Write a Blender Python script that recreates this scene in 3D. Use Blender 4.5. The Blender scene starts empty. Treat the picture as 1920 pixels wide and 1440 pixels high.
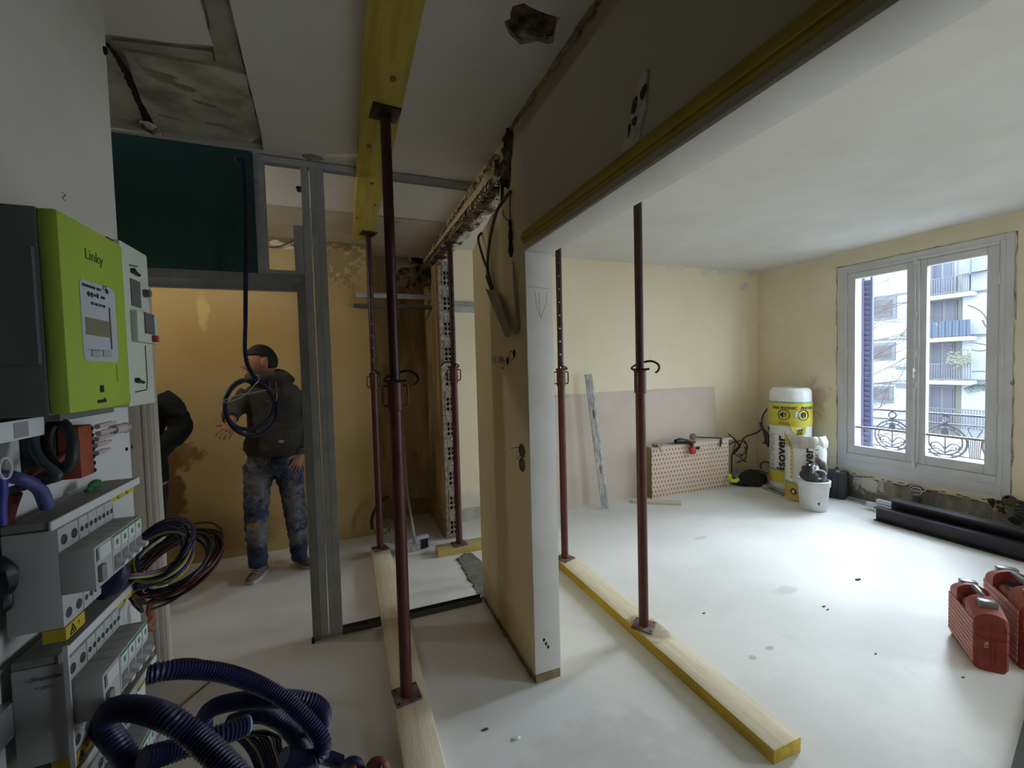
import bpy, bmesh, math, random
from mathutils import Vector, Matrix, noise
V = Vector
random.seed(7)
SC = bpy.context.scene
COL = SC.collection

# ------------------------------------------------------------------ camera
YAW, PIT, ROL, FPX = -0.3727, 0.03931, -0.026436, 800.4
def _rot(ax, t): return Matrix.Rotation(t, 3, ax)
CAMM = _rot('Z', ROL) @ _rot('X', PIT) @ _rot('Y', YAW) @ Matrix(((1, 0, 0), (0, 0, -1), (0, 1, 0)))
EYE = V((0, 0, 1.57))
cam = bpy.data.cameras.new('camera'); camo = bpy.data.objects.new('camera', cam); COL.objects.link(camo)
r0, r1, r2 = V(CAMM[0]), V(CAMM[1]), V(CAMM[2])
camo.matrix_world = Matrix(((r0.x, -r1.x, -r2.x, EYE.x), (r0.y, -r1.y, -r2.y, EYE.y), (r0.z, -r1.z, -r2.z, EYE.z), (0, 0, 0, 1)))
cam.sensor_width = 36; cam.lens = 36 * FPX / 1920; cam.clip_start = 0.02; cam.clip_end = 300
SC.camera = camo
def ray(x, y): return CAMM.transposed() @ V(((x - 960) / FPX, (y - 720) / FPX, 1))
def ZP(x, y, z=0.0): d = ray(x, y); return EYE + d * ((z - EYE.z) / d.z)     # photo point on a level plane
def YP(x, y, v): d = ray(x, y); return EYE + d * (v / d.y)                    # on a plane across the flat
def XP(x, y, v): d = ray(x, y); return EYE + d * (v / d.x)                    # on a plane along the flat
def DP(x, y, depth): return EYE + ray(x, y) * depth                            # at a distance from the camera

# ------------------------------------------------------------------ light
W = bpy.data.worlds.new('overcast_sky'); SC.world = W; W.use_nodes = True
bgn = W.node_tree.nodes['Background']
bgn.inputs[0].default_value = (0.74, 0.86, 1.0, 1); bgn.inputs[1].default_value = 7.5
SC.view_settings.view_transform = 'Standard'; SC.view_settings.look = 'None'
SC.view_settings.gamma = 1; SC.view_settings.use_curve_mapping = False
SC.view_settings.exposure = 1.0
SC.cycles.max_bounces = 14; SC.cycles.diffuse_bounces = 10; SC.cycles.transparent_max_bounces = 12
SC.cycles.use_denoising = True; SC.cycles.sample_clamp_indirect = 8
sun = bpy.data.lights.new('added_sun', 'SUN'); sun.energy = 6.6; sun.angle = math.radians(37); sun.color = (0.86, 0.93, 1.0)  # added wide soft sun: brightens the rooms through the windows, not the facade
suno = bpy.data.objects.new('added_sun', sun); COL.objects.link(suno)
suno.rotation_euler = V((-1.0, -0.09, -0.52)).to_track_quat('-Z', 'Y').to_euler(); suno.location = (9, 4, 6)
pl = bpy.data.lights.new('window_portal', 'AREA'); pl.shape = 'RECTANGLE'; pl.size = 1.25; pl.size_y = 2.1
pl.cycles.is_portal = True
plo = bpy.data.objects.new('window_portal', pl); COL.objects.link(plo)
plo.location = (5.58, 2.5, 1.5); plo.rotation_euler = (math.pi / 2, 0, math.pi / 2)
plo2 = bpy.data.objects.new('window_portal', pl); COL.objects.link(plo2)
plo2.location = (5.58, -1.02, 1.5); plo2.rotation_euler = (math.pi / 2, 0, math.pi / 2)

# ------------------------------------------------------------------ materials
def lin(c):
    return tuple(((v / 255) / 12.92 if v / 255 <= 0.04045 else ((v / 255 + 0.055) / 1.055) ** 2.4) for v in c) + (1,)
MATS = {}
def mat(name, c, rough=0.6, metal=0.0, c2=None, scale=5.0, det=6, bump=0.0, bscale=None, stretch=(1, 1, 1), lo=0.35, hi=0.65, spec=0.4):
    if name in MATS: return MATS[name]
    m = bpy.data.materials.new(name); m.use_nodes = True; MATS[name] = m
    nt = m.node_tree; b = nt.nodes['Principled BSDF']
    b.inputs['Base Color'].default_value = lin(c); b.inputs['Roughness'].default_value = rough
    b.inputs['Metallic'].default_value = metal; b.inputs['Specular IOR Level'].default_value = spec
    m['last'] = ''
    if c2 or bump:
        tc = nt.nodes.new('ShaderNodeTexCoord'); mp = nt.nodes.new('ShaderNodeMapping')
        mp.inputs['Scale'].default_value = stretch
        nt.links.new(tc.outputs['Object'], mp.inputs[0])
        n = nt.nodes.new('ShaderNodeTexNoise'); n.inputs['Scale'].default_value = scale; n.inputs['Detail'].default_value = det
        n.inputs['Roughness'].default_value = 0.62
        nt.links.new(mp.outputs[0], n.inputs['Vector'])
        if c2:
            mr = nt.nodes.new('ShaderNodeMapRange'); mr.inputs[1].default_value = lo; mr.inputs[2].default_value = hi
            nt.links.new(n.outputs['Fac'], mr.inputs[0])
            mx = nt.nodes.new('ShaderNodeMix'); mx.data_type = 'RGBA'
            mx.inputs[6].default_value = lin(c); mx.inputs[7].default_value = lin(c2)
            nt.links.new(mr.outputs[0], mx.inputs[0]); nt.links.new(mx.outputs[2], b.inputs['Base Color'])
        if bump:
            n2 = nt.nodes.new('ShaderNodeTexNoise'); n2.inputs['Scale'].default_value = bscale or scale * 4; n2.inputs['Detail'].default_value = 5
            nt.links.new(mp.outputs[0], n2.inputs['Vector'])
            bp = nt.nodes.new('ShaderNodeBump'); bp.inputs['Strength'].default_value = bump; bp.inputs['Distance'].default_value = 0.01
            nt.links.new(n2.outputs['Fac'], bp.inputs['Height']); nt.links.new(bp.outputs[0], b.inputs['Normal'])
    return m
def stain_or_shade(m, center, radius, col, fac=0.8, warp=0.5, wscale=6.0, soft=0.5, cut=None):
    """a soiled, bare or painted-shade patch of its own shape: ellipsoid around center, edge broken up by noise"""
    nt = m.node_tree; b = nt.nodes['Principled BSDF']
    tc = nt.nodes.new('ShaderNodeTexCoord')
    n = nt.nodes.new('ShaderNodeTexNoise'); n.inputs['Scale'].default_value = wscale; n.inputs['Detail'].default_value = 6; n.inputs['Roughness'].default_value = 0.65
    nt.links.new(tc.outputs['Object'], n.inputs['Vector'])
    mp = nt.nodes.new('ShaderNodeMapping'); mp.vector_type = 'POINT'
    mp.inputs['Scale'].default_value = [1 / r for r in radius]
    mp.inputs['Location'].default_value = [-c / r for c, r in zip(center, radius)]
    nt.links.new(tc.outputs['Object'], mp.inputs[0])
    ln = nt.nodes.new('ShaderNodeVectorMath'); ln.operation = 'LENGTH'; nt.links.new(mp.outputs[0], ln.inputs[0])
    a = nt.nodes.new('ShaderNodeMath'); a.operation = 'MULTIPLY_ADD'; a.inputs[1].default_value = warp * 4; a.inputs[2].default_value = -warp * 2
    nt.links.new(n.outputs['Fac'], a.inputs[0])
    s = nt.nodes.new('ShaderNodeMath'); s.operation = 'ADD'; nt.links.new(ln.outputs['Value'], s.inputs[0]); nt.links.new(a.outputs[0], s.inputs[1])
    mr = nt.nodes.new('ShaderNodeMapRange'); mr.inputs[1].default_value = 1 + soft / 2; mr.inputs[2].default_value = 1 - soft / 2
    mr.inputs[3].default_value = 0; mr.inputs[4].default_value = fac
    nt.links.new(s.outputs[0], mr.inputs[0])
    mx = nt.nodes.new('ShaderNodeMix'); mx.data_type = 'RGBA'; mx.inputs[7].default_value = lin(col)
    src = b.inputs['Base Color']
    if src.is_linked: nt.links.new(src.links[0].from_socket, mx.inputs[6])
    else: mx.inputs[6].default_value = src.default_value
    nt.links.new(mr.outputs[0], mx.inputs[0]); nt.links.new(mx.outputs[2], src)
    return m

m_floor = mat('floor_screed', (222, 222, 222), 0.55, c2=(206, 206, 205), scale=1.3, bump=0.05, bscale=30, lo=.3, hi=.7)
for c, r, col, f in (((1.9, 1.75, 0), (.42, .3, 1), (226, 226, 224), .55), ((2.6, 1.0, 0), (.5, .22, 1), (228, 227, 224), .6), ((2.75, 2.0, 0), (.09, .05, 1), (176, 175, 170), .5),
                     ((1.95, 1.6, 0), (.02, .015, 1), (150, 148, 142), .6), ((2.1, 1.62, 0), (.03, .015, 1), (150, 147, 142), .6), ((1.0, 1.1, 0), (.5, .4, 1), (192, 192, 192), .5),
                     ((2.9, 2.9, 0), (.06, .025, 1), (170, 168, 164), .5), ((.9, 1.45, 0), (.3, .15, 1), (196, 195, 192), .5)):
    stain_or_shade(m_floor, c, r, col, f, .5, 9)
m_ceil = mat('ceiling_paint', (216, 215, 211), 0.85, c2=(204, 202, 197), scale=1.6, lo=.3, hi=.7)
m_ceil_old = mat('old_plaster', (176, 172, 158), 0.9, c2=(120, 116, 104), scale=3.2, bump=0.35, bscale=14)
m_ceil_flake = mat('flaking_plaster', (188, 186, 172), 0.9, c2=(138, 134, 122), scale=4.5, bump=0.4, bscale=9, lo=.4, hi=.62)
m_cream = mat('cream_wall', (230, 219, 194), 0.8, c2=(223, 211, 182), scale=1.2, bump=0.06, bscale=20, lo=.3, hi=.7)
stain_or_shade(m_cream, (5.05, 4.24, 1.6), (.06, .3, .42), (235, 226, 200), .7, .5, 9)
stain_or_shade(m_cream, (1.3, 4.24, .15), (.5, .3, .14), (205, 200, 188), .8, .5, 7)
m_creamw = mat('cream_window_wall', (226, 217, 195), 0.82, c2=(214, 204, 176), scale=1.6, bump=0.08, bscale=18, lo=.3, hi=.7)
stain_or_shade(m_creamw, (5.3, 3.5, 1.1), (.2, .16, .2), (176, 128, 98), .45, .7, 8)
stain_or_shade(m_creamw, (5.3, 2.5, 2.66), (.2, 1.3, .09), (206, 200, 176), .6, .5, 6)
m_bare = mat('bare_base_plaster', (142, 136, 122), 0.92, c2=(92, 88, 78), scale=7, bump=0.4, bscale=22, stretch=(1, 1, .45), lo=.36, hi=.62)
stain_or_shade(m_bare, (5.3, 2.9, .2), (.2, .12, .1), (215, 213, 205), .8, .7, 14)
m_ochre = mat('ochre_wall', (190, 164, 112), 0.82, c2=(176, 148, 94), scale=1.5, bump=0.08, bscale=16, lo=.3, hi=.7)
p = YP(322, 930, 4.25); stain_or_shade(m_ochre, p, (.09, .4, .32), (92, 62, 34), .85, .75, 7, .4)
p = YP(330, 860, 4.25); stain_or_shade(m_ochre, p, (.16, .4, .12), (120, 88, 46), .8, .8, 9, .4)
p = YP(395, 1010, 4.25); stain_or_shade(m_ochre, p, (.5, .4, .16), (138, 106, 58), .6, .6, 4, .7)
p = YP(430, 640, 4.25); stain_or_shade(m_ochre, p, (.5, .4, .25), (170, 130, 66), .5, .6, 3, .8)
p = YP(380, 580, 4.25); stain_or_shade(m_ochre, p, (.04, .4, .14), (214, 186, 118), .7, .6, 9, .5)
p = YP(640, 470, 4.25); stain_or_shade(m_ochre, p, (.75, .4, .26), (196, 176, 130), .7, .4, 6, .5)
p = YP(560, 445, 4.25); stain_or_shade(m_ochre, p, (1.0, .4, .07), (112, 92, 60), .75, .9, 22, .3)
p = YP(630, 490, 4.25); stain_or_shade(m_ochre, p, (.2, .4, .16), (130, 108, 72), .6, 1.6, 26, .3)
m_niche = mat('stained_niche_plaster', (196, 172, 128), 0.88, c2=(134, 110, 72), scale=3.0, bump=0.25, bscale=14, stretch=(2.2, 2.2, .5), lo=.33, hi=.66)
p = YP(772, 780, 4.65); stain_or_shade(m_niche, p, (.13, .4, .36), (186, 164, 116), .8, .8, 8, .3)
p = YP(760, 900, 4.65); stain_or_shade(m_niche, p, (.1, .4, .5), (170, 152, 110), .6, .8, 7, .4)
p = YP(745, 480, 4.65); stain_or_shade(m_niche, p, (.3, .4, .3), (150, 142, 116), .7, .6, 6, .4)
m_pier = mat('beige_partition_paint', (220, 205, 166), 0.8, c2=(212, 196, 156), scale=1.4, bump=0.06, bscale=24, lo=.3, hi=.7)
stain_or_shade(m_pier, (.826, 2.4, .02), (.3, .6, .2), (176, 158, 116), .7, .5, 8, .5)
stain_or_shade(m_pier, (.826, .9, 2.5), (.3, 1.1, 1.2), (166, 160, 142), .9, .15, 2, .3)  # header's shade painted into the wall colour, greyer than the pier
m_white = mat('white_paint', (214, 212, 208), 0.5, c2=(200, 197, 190), scale=3, lo=.35, hi=.7)
m_whitewall = mat('white_plasterboard', (170, 164, 154), 0.85, c2=(162, 156, 146), scale=4, bump=0.06, bscale=60)
m_yellowtrim = mat('mustard_trim_paint', (158, 138, 48), 0.6, c2=(138, 118, 40), scale=6)
m_rubble = mat('broken_masonry', (170, 160, 140), 0.95, c2=(52, 40, 28), scale=16, bump=0.9, bscale=30, lo=.44, hi=.56)
m_rubdark = mat('dark_rubble', (112, 94, 70), 0.95, c2=(30, 23, 16), scale=14, bump=0.9, bscale=26, lo=.38, hi=.6)
m_rubwhite = mat('flaked_white_edge', (206, 198, 182), 0.9, c2=(84, 66, 44), scale=9, bump=0.7, bscale=26, lo=.48, hi=.58)
m_plgrey = mat('grey_filler', (150, 148, 138), 0.92, c2=(98, 95, 86), scale=14, bump=0.5, bscale=30)
m_mortar = mat('fresh_mortar', (120, 122, 114), 0.9, c2=(98, 100, 92), scale=12, bump=0.5, bscale=40)
m_black = mat('black_plastic', (22, 22, 24), 0.45)
m_dark = mat('dark_hole', (10, 9, 8), 0.9)
m_green = mat('green_moisture_board', (44, 80, 73), 0.85, c2=(38, 71, 66), scale=3)
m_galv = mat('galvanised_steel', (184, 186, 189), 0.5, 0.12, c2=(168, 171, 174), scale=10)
m_galv_b = mat('galvanised_strip', (176, 180, 184), 0.35, 0.6, c2=(150, 154, 158), scale=12)
m_oxide = mat('oxide_red_paint', (86, 40, 37), 0.42, 0.1, c2=(66, 30, 28), scale=14, lo=.4, hi=.7)
m_oxide2 = mat('oxide_inner_tube', (62, 32, 31), 0.45, 0.15, c2=(46, 24, 23), scale=16)
m_plate = mat('dusty_base_plate', (128, 116, 112), 0.6, 0.2, c2=(90, 62, 58), scale=16)
m_wood = mat('dusty_timber', (222, 212, 190), 0.8, c2=(204, 190, 160), scale=3, stretch=(14, 1, 14), bump=0.1, bscale=18)
stain_or_shade(m_wood, (1.56, 1.95, .06), (.12, .12, .1), (150, 134, 110), .8, .7, 12)
m_woodx = mat('dusty_timber_across', (200, 184, 142), 0.8, c2=(176, 156, 112), scale=3, stretch=(1, 14, 14))
m_woodyel = mat('yellow_timber_face', (196, 168, 60), 0.7, c2=(168, 138, 42), scale=3, stretch=(14, 1, 14))
m_beamyel = mat('yellow_beam', (182, 164, 72), 0.65, c2=(160, 140, 54), scale=2.6, stretch=(10, 1, 10), lo=.4, hi=.7)
for q in ((.16, 2.3, 2.7), (.24, 3.1, 2.7), (.2, 2.75, 2.7), (.13, 3.4, 2.7), (.22, 1.75, 2.7)): stain_or_shade(m_beamyel, q, (.012, .02, .05), (96, 66, 24), .9, .3, 20, .4)
m_glass = bpy.data.materials.new('window_glass'); m_glass.use_nodes = True
nt = m_glass.node_tree; nt.nodes.clear()
o_ = nt.nodes.new('ShaderNodeOutputMaterial'); mx_ = nt.nodes.new('ShaderNodeMixShader'); t_ = nt.nodes.new('ShaderNodeBsdfTransparent'); g_ = nt.nodes.new('ShaderNodeBsdfGlossy')
t_.inputs[0].default_value = (.96, .98, .98, 1); g_.inputs['Roughness'].default_value = 0.0; mx_.inputs[0].default_value = 0.06
nt.links.new(t_.outputs[0], mx_.inputs[1]); nt.links.new(g_.outputs[0], mx_.inputs[2]); nt.links.new(mx_.outputs[0], o_.inputs[0])

# ------------------------------------------------------------------ mesh helpers
class MB:
    def __init__(s): s.bm = bmesh.new(); s.mi = 0
    def face(s, vs):
        try:
            f = s.bm.faces.new(vs); f.material_index = s.mi; return f
        except ValueError: return None
    def box(s, a, b, rot=None, at=None, bev=0.0):
        x0, y0, z0 = a; x1, y1, z1 = b
        P = [V(q) for q in ((x0, y0, z0), (x1, y0, z0), (x1, y1, z0), (x0, y1, z0), (x0, y0, z1), (x1, y0, z1), (x1, y1, z1), (x0, y1, z1))]
        if rot is not None: P = [rot @ q for q in P]
        if at is not None: P = [q + V(at) for q in P]
        vs = [s.bm.verts.new(q) for q in P]
        fs = [s.face([vs[i] for i in f]) for f in ((3, 2, 1, 0), (4, 5, 6, 7), (0, 1, 5, 4), (1, 2, 6, 5), (2, 3, 7, 6), (3, 0, 4, 7))]
        if bev:
            es = list({e for f in fs for e in f.edges})
            r = bmesh.ops.bevel(s.bm, geom=es, offset=bev, segments=2, affect='EDGES', profile=.5)
            for f in r['faces']: f.material_index = s.mi
        return vs, fs
    def prism(s, pts, off, top_mi=None):
        """pts: planar loop of 3D points, off: extrusion vector"""
        a = [s.bm.verts.new(V(q)) for q in pts]; b = [s.bm.verts.new(V(q) + V(off)) for q in pts]
        n = len(a); s.face(a[::-1]); f = s.face(b)
        if f and top_mi is not None: f.material_index = top_mi
        for i in range(n): s.face((a[i], a[(i + 1) % n], b[(i + 1) % n], b[i]))
        return a, b
    def ring(s, c, u, w, ra, rb, n, ph=0):
        return [s.bm.verts.new(c + u * (ra * math.cos(2 * math.pi * i / n + ph)) + w * (rb * math.sin(2 * math.pi * i / n + ph))) for i in range(n)]
    def join(s, A, B):
        n = len(A)
        for i in range(n): s.face((A[i], A[(i + 1) % n], B[(i + 1) % n], B[i]))
    def tube(s, pts, r, n=10, caps=True, closed=False):
        pts = [V(q) for q in pts]; N = len(pts); R = r if hasattr(r, '__len__') else [r] * N
        prev = None; rings = []
        up = V((0, 0, 1))
        for i in range(N):
            if closed: t = pts[(i + 1) % N] - pts[i - 1]
            else: t = pts[min(i + 1, N - 1)] - pts[max(i - 1, 0)]
            if t.length < 1e-9: t = V((0, 0, 1))
            t.normalize()
            if prev is None:
                h = up if abs(t.z) < .9 else V((1, 0, 0)); u = t.cross(h).normalized()
            else:
                u = prev - t * prev.dot(t)
                u = u.normalized() if u.length > 1e-6 else t.orthogonal().normalized()
            prev = u; w = t.cross(u)
            rings.append(s.ring(pts[i], u, w, R[i], R[i], n))
        for i in range(N - 1): s.join(rings[i], rings[i + 1])
        if closed: s.join(rings[-1], rings[0])
        elif caps: s.face(rings[0][::-1]); s.face(rings[-1])
        return rings
    def lathe(s, prof, c=(0, 0, 0), n=28, caps=True, ax=None, sx=1, sy=1):
        c = V(c); rings = []
        if ax is None: u, w, a = V((1, 0, 0)), V((0, 1, 0)), V((0, 0, 1))
        else: a = V(ax).normalized(); u = a.orthogonal().normalized(); w = a.cross(u)
        for r, z in prof: rings.append(s.ring(c + a * z, u, w, max(r, 1e-4) * sx, max(r, 1e-4) * sy, n))
        for i in range(len(rings) - 1): s.join(rings[i], rings[i + 1])
        if caps: s.face(rings[0][::-1]); s.face(rings[-1])
        return rings
    def ell(s, c, r, ns=16, nr=10, rot=None):
        r_ = bmesh.ops.create_uvsphere(s.bm, u_segments=ns, v_segments=nr, radius=1)
        for v in r_['verts']:
            q = V((v.co.x * r[0], v.co.y * r[1], v.co.z * r[2]))
            v.co = (rot @ q if rot is not None else q) + V(c)
        return r_['verts']
    def blob(s, c, u, w, su, sw, amp, seed, n=18, rings=6, thick=0.004):
        """ragged lump of broken plaster in the plane u,w"""
        c, u, w = V(c), V(u).normalized(), V(w).normalized(); nn = u.cross(w)
        loops = []
        for k in range(rings + 1):
            f = k / rings; L = []
            for i in range(n):
                a = 2 * math.pi * i / n
                rag = 1 + .35 * noise.noise(V((math.cos(a) * 1.3 + seed, math.sin(a) * 1.3, seed * .7))) + .22 * noise.noise(V((math.cos(a) * 4 + seed, math.sin(a) * 4, 3.1)))
                q = c + u * (su * f * rag * math.cos(a)) + w * (sw * f * rag * math.sin(a))
                h = thick + amp * (noise.noise(q * 22 + V((seed, 0, 0))) + .5 * noise.noise(q * 50)) if k < rings else 0
                L.append(s.bm.verts.new(q + nn * h))
                if k == 0: break
            loops.append(L)
        for i in range(n): s.face((loops[0][0], loops[1][i], loops[1][(i + 1) % n]))
        for k in range(1, rings): s.join(loops[k], loops[k + 1])
    def jitter(s, a, f=8.0, seed=0):
        for v in s.bm.verts: v.co += V(noise.noise_vector(v.co * f + V((seed, seed, 0)))) * a
        return s
    def mesh(s, name, mats, smooth=True, ang=35, merge=False):
        if merge: bmesh.ops.remove_doubles(s.bm, verts=s.bm.verts[:], dist=1e-5)
        bmesh.ops.recalc_face_normals(s.bm, faces=s.bm.faces[:])
        me = bpy.data.meshes.new(name); s.bm.to_mesh(me); s.bm.free()
        for m in (mats if isinstance(mats, (list, tuple)) else [mats]): me.materials.append(m)
        if smooth:
            for q in me.polygons: q.use_smooth = True
            me.set_sharp_from_angle(angle=math.radians(ang))
        return me
    def build(s, name, mats, parent=None, **k):
        return link(name, s.mesh(name, mats, **k), parent)
def link(name, me, parent=None):
    o = bpy.data.objects.new(name, me); COL.objects.link(o)
    if parent is not None: setpar(o, parent)
    return o
def world(o):
    T = Matrix.Identity(4)
    while o is not None:
        T = (o.matrix_parent_inverse @ o.matrix_basis if o.parent else o.matrix_basis.copy()) @ T; o = o.parent
    return T
def setpar(o, p): o.parent = p; o.matrix_parent_inverse = world(p).inverted()
def thing(name, label, cat, loc=(0, 0, 0), group=None):
    o = bpy.data.objects.new(name, None); COL.objects.link(o); o.location = loc; o.empty_display_size = .05
    return tag(o, label, cat, group)
def tag(o, label, cat, group=None):
    o['label'] = label; o['category'] = cat
    if group: o['group'] = group
    return o
def struct(o): o['kind'] = 'structure'; return o
def box1(name, a, b, m, parent=None, bev=0.0):
    k = MB(); k.box(a, b, bev=bev); return k.build(name, m, parent)
def evald(o):
    dg = bpy.context.evaluated_depsgraph_get(); me = bpy.data.meshes.new_from_object(o.evaluated_get(dg)); return me
def remesh(mb, name, mats, voxel, parent=None, smooth_it=3, fold=0.0, ffreq=9):
    me = mb.mesh(name, mats); o = link(name, me)
    r = o.modifiers.new('r', 'REMESH'); r.mode = 'VOXEL'; r.voxel_size = voxel; r.use_smooth_shade = True
    if smooth_it:
        q = o.modifiers.new('s', 'SMOOTH'); q.iterations = smooth_it; q.factor = .5
    me2 = evald(o); o.modifiers.clear(); o.data = me2; bpy.data.meshes.remove(me); me2.name = name
    if not me2.materials:
        for m in (mats if isinstance(mats, (list, tuple)) else [mats]): me2.materials.append(m)
    if fold:
        nn = [v.normal.copy() for v in me2.vertices]
        for v, n_ in zip(me2.vertices, nn):
            c = v.co
            v.co = c + n_ * fold * (noise.noise(V((c.x * ffreq, c.y * ffreq, c.z * ffreq * 1.9))) + .6 * noise.noise(V((c.x * ffreq * 2, c.y * ffreq * 2, c.z * ffreq * 4.4))))
    if parent is not None: setpar(o, parent)
    return o
FONTMESH = {}
def text(s, size, M, m, parent, ext=0.0004, name='lettering', align='CENTER', bold=0.0, shear=0.0, sx=1.0, bend=None):
    cu = bpy.data.curves.new('t', 'FONT'); cu.body = s; cu.size = size; cu.extrude = ext; cu.offset = bold; cu.shear = shear
    cu.align_x = align; cu.align_y = 'CENTER'; cu.resolution_u = 3
    o = bpy.data.objects.new('t', cu); COL.objects.link(o)
    me = evald(o); bpy.data.objects.remove(o); bpy.data.curves.remove(cu)
    if bend is not None:
        c, R, a0 = bend                                    # wrap around an upright cylinder
        rot90 = M
        for v in me.vertices:
            x, y, z = v.co; x *= sx
            if rot90: x, y = -y, x
            a = a0 + x / R
            v.co = V((c[0] + (R + .0012 + z) * math.sin(a), c[1] - (R + .0012 + z) * math.cos(a), c[2] + y))
    else:
        for v in me.vertices: v.co = M @ V((v.co.x * sx, v.co.y, v.co.z))
    me.materials.clear(); me.materials.append(m); me.name = name
    return link(name, me, parent)
def MX(o, x, y):                                           # frame from origin and two axes
    o, x, y = V(o), V(x).normalized(), V(y).normalized(); z = x.cross(y)
    return Matrix(((x.x, y.x, z.x, o.x), (x.y, y.y, z.y, o.y), (x.z, y.z, z.z, o.z), (0, 0, 0, 1)))
def spline(pts, n=8, closed=False):
    P = [V(q) for q in pts]; N = len(P); out = []
    rng = range(N) if closed else range(N - 1)
    for i in rng:
        a = P[i - 1] if (i > 0 or closed) else P[0] * 2 - P[1]
        b, c = P[i], P[(i + 1) % N]
        d = P[(i + 2) % N] if (i + 2 < N or closed) else c * 2 - b
        for k in range(n):
            t = k / n; t2, t3 = t * t, t * t * t
            out.append(.5 * ((2 * b) + (c - a) * t + (2 * a - 5 * b + 4 * c - d) * t2 + (3 * b - a - 3 * c + d) * t3))
    if not closed: out.append(P[-1])
    return out
def resample(pts, step):
    out = [pts[0]]; acc = 0
    for a, b in zip(pts, pts[1:]):
        L = (b - a).length; d = step - acc
        while d <= L and L > 0:
            out.append(a + (b - a) * (d / L)); d += step
        acc = (acc + L) % step
    return out
def corrugated(mb, pts, r, step=.0032, n=10):
    q = resample(spline(pts, 14), step / 2)
    mb.tube(q, [r if (i // 1) % 2 else r * .84 for i in range(len(q))], n)

# ------------------------------------------------------------------ room shell
H = 2.77
X0, X1, Y0, Y1 = -2.0, 5.3, -2.3, 4.7
struct(box1('floor', (X0 - .1, Y0 - .1, -.12), (X1 + .3, Y1 + .1, 0), m_floor))
def slab(name, outer, holes, z0, z1, m):
    k = MB(); bm = k.bm; ed = []
    for L in [outer] + holes:
        vs = [bm.verts.new((x, y, z0)) for x, y in L]
        ed += [bm.edges.new((vs[i], vs[(i + 1) % len(vs)])) for i in range(len(vs))]
    r = bmesh.ops.triangle_fill(bm, edges=ed, use_beauty=True)
    fs = [g for g in r['geom'] if isinstance(g, bmesh.types.BMFace)]
    e = bmesh.ops.extrude_face_region(bm, geom=fs)
    for g in e['geom']:
        if isinstance(g, bmesh.types.BMVert): g.co.z = z1
    return k.build(name, m, ang=20)
def ragged(cx, cy, rx, ry, n, seed, a=.25):
    return [(cx + rx * math.cos(t) * (1 + a * noise.noise(V((math.cos(t) * 1.6 + seed, math.sin(t) * 1.6, seed)))), cy + ry * math.sin(t) * (1 + a * noise.noise(V((math.cos(t) * 1.6, math.sin(t) * 1.6 + seed, seed + 4))))) for t in [2 * math.pi * i / n for i in range(n)]]
pa, pb, pc = ZP(430, 0, H), ZP(463, 140, H), ZP(490, 250, H)
hole = ragged(.67, 1.405, .105, .085, 22, 3.3, .5)
ceiling = struct(slab('ceiling', [(pa.x, Y0 - .1), (X1 + .3, Y0 - .1), (X1 + .3, Y1 + .1), (X0 - .1, Y1 + .1), (X0 - .1, 2.66), (pc.x - .02, 2.66), (pc.x, pc.y), (pb.x, pb.y), (pa.x, pa.y)], [hole], H, H + .03, m_ceil))
box1('old_ceiling', (X0 - .1, Y0 - .1, H + .03), (X1 + .3, Y1 + .1, H + .1), m_ceil_old, ceiling)
# exposed plaster panels left of the ceiling lining, with open joints between them
def cpanel(name, px, m, z0, z1, seed):
    pts = [ZP(x, y, z0) for x, y in px]; out = []
    for i in range(len(pts)):
        a, b = pts[i], pts[(i + 1) % len(pts)]; n = max(2, int((b - a).length / .05))
        for j in range(n):
            q = a.lerp(b, j / n); q += V(noise.noise_vector(q * 9 + V((seed, 0, 0)))) * .012; q.z = z0; out.append(q)
    k = MB(); k.prism(out, (0, 0, z1 - z0)); return k.build(name, m, ceiling)
cpanel('plaster_panel', [(-200, -300), (378, -300), (374, 0), (398, 86), (214, 66), (-200, 40)], m_ceil, H + .012, H + .031, 1)
cpanel('plaster_panel', [(385, -300), (425, -300), (430, 0), (460, 136), (405, 118), (380, 0)], m_ceil_old, H + .016, H + .031, 2)
cpanel('plaster_panel', [(214, 74), (398, 96), (404, 122), (340, 112), (225, 92)], m_ceil_old, H + .018, H + .031, 3)
cpanel('plaster_panel', [(232, 96), (405, 126), (461, 141), (488, 248), (470, 268), (395, 262), (290, 246), (262, 180)], m_ceil_flake, H + .006, H + .031, 4)
cpanel('plaster_panel', [(-150, 60), (205, 92), (252, 175), (276, 244), (60, 240), (-200, 230)], m_ceil_flake, H + .01, H + .031, 5)
k = MB()
for i, (x, y, sx, sy) in enumerate(((310, 150, .05, .012), (345, 165, .04, .014), (300, 138, .05, .01), (385, 195, .05, .008), (410, 235, .05, .006), (320, 220, .05, .008))):
    c = ZP(x, y, H + .005); k.blob(c, (1, .25, 0), (.25, -1, 0), sx, sy * 1.6, .004, i, thick=.003)
k.build('plaster_flake', mat('flake_grey', (150, 147, 134), .9, c2=(122, 119, 108), scale=20), ceiling)  # slightly darker grey flakes on the plaster panels
k = MB(); c = ZP(283, 240, H); k.blob(c, (1, 0, 0), (0, -1, 0), .035, .06, .02, 8, thick=.01); k.build('torn_edge', m_rubwhite, ceiling)
k = MB(); pts_ = spline([ZP(x, y, H + .019) for x, y in ((200, 84), (222, 110), (242, 150), (262, 195), (280, 238))], 6); k.tube(pts_, [.006 + .009 * abs(noise.noise(V((i * .5, 2, 1)))) + .0004 * i for i in range(len(pts_))], 6); k.jitter(.006, 30); k.build('open_crack', mat('dark_crack', (40, 34, 28), .95), ceiling)
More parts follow.
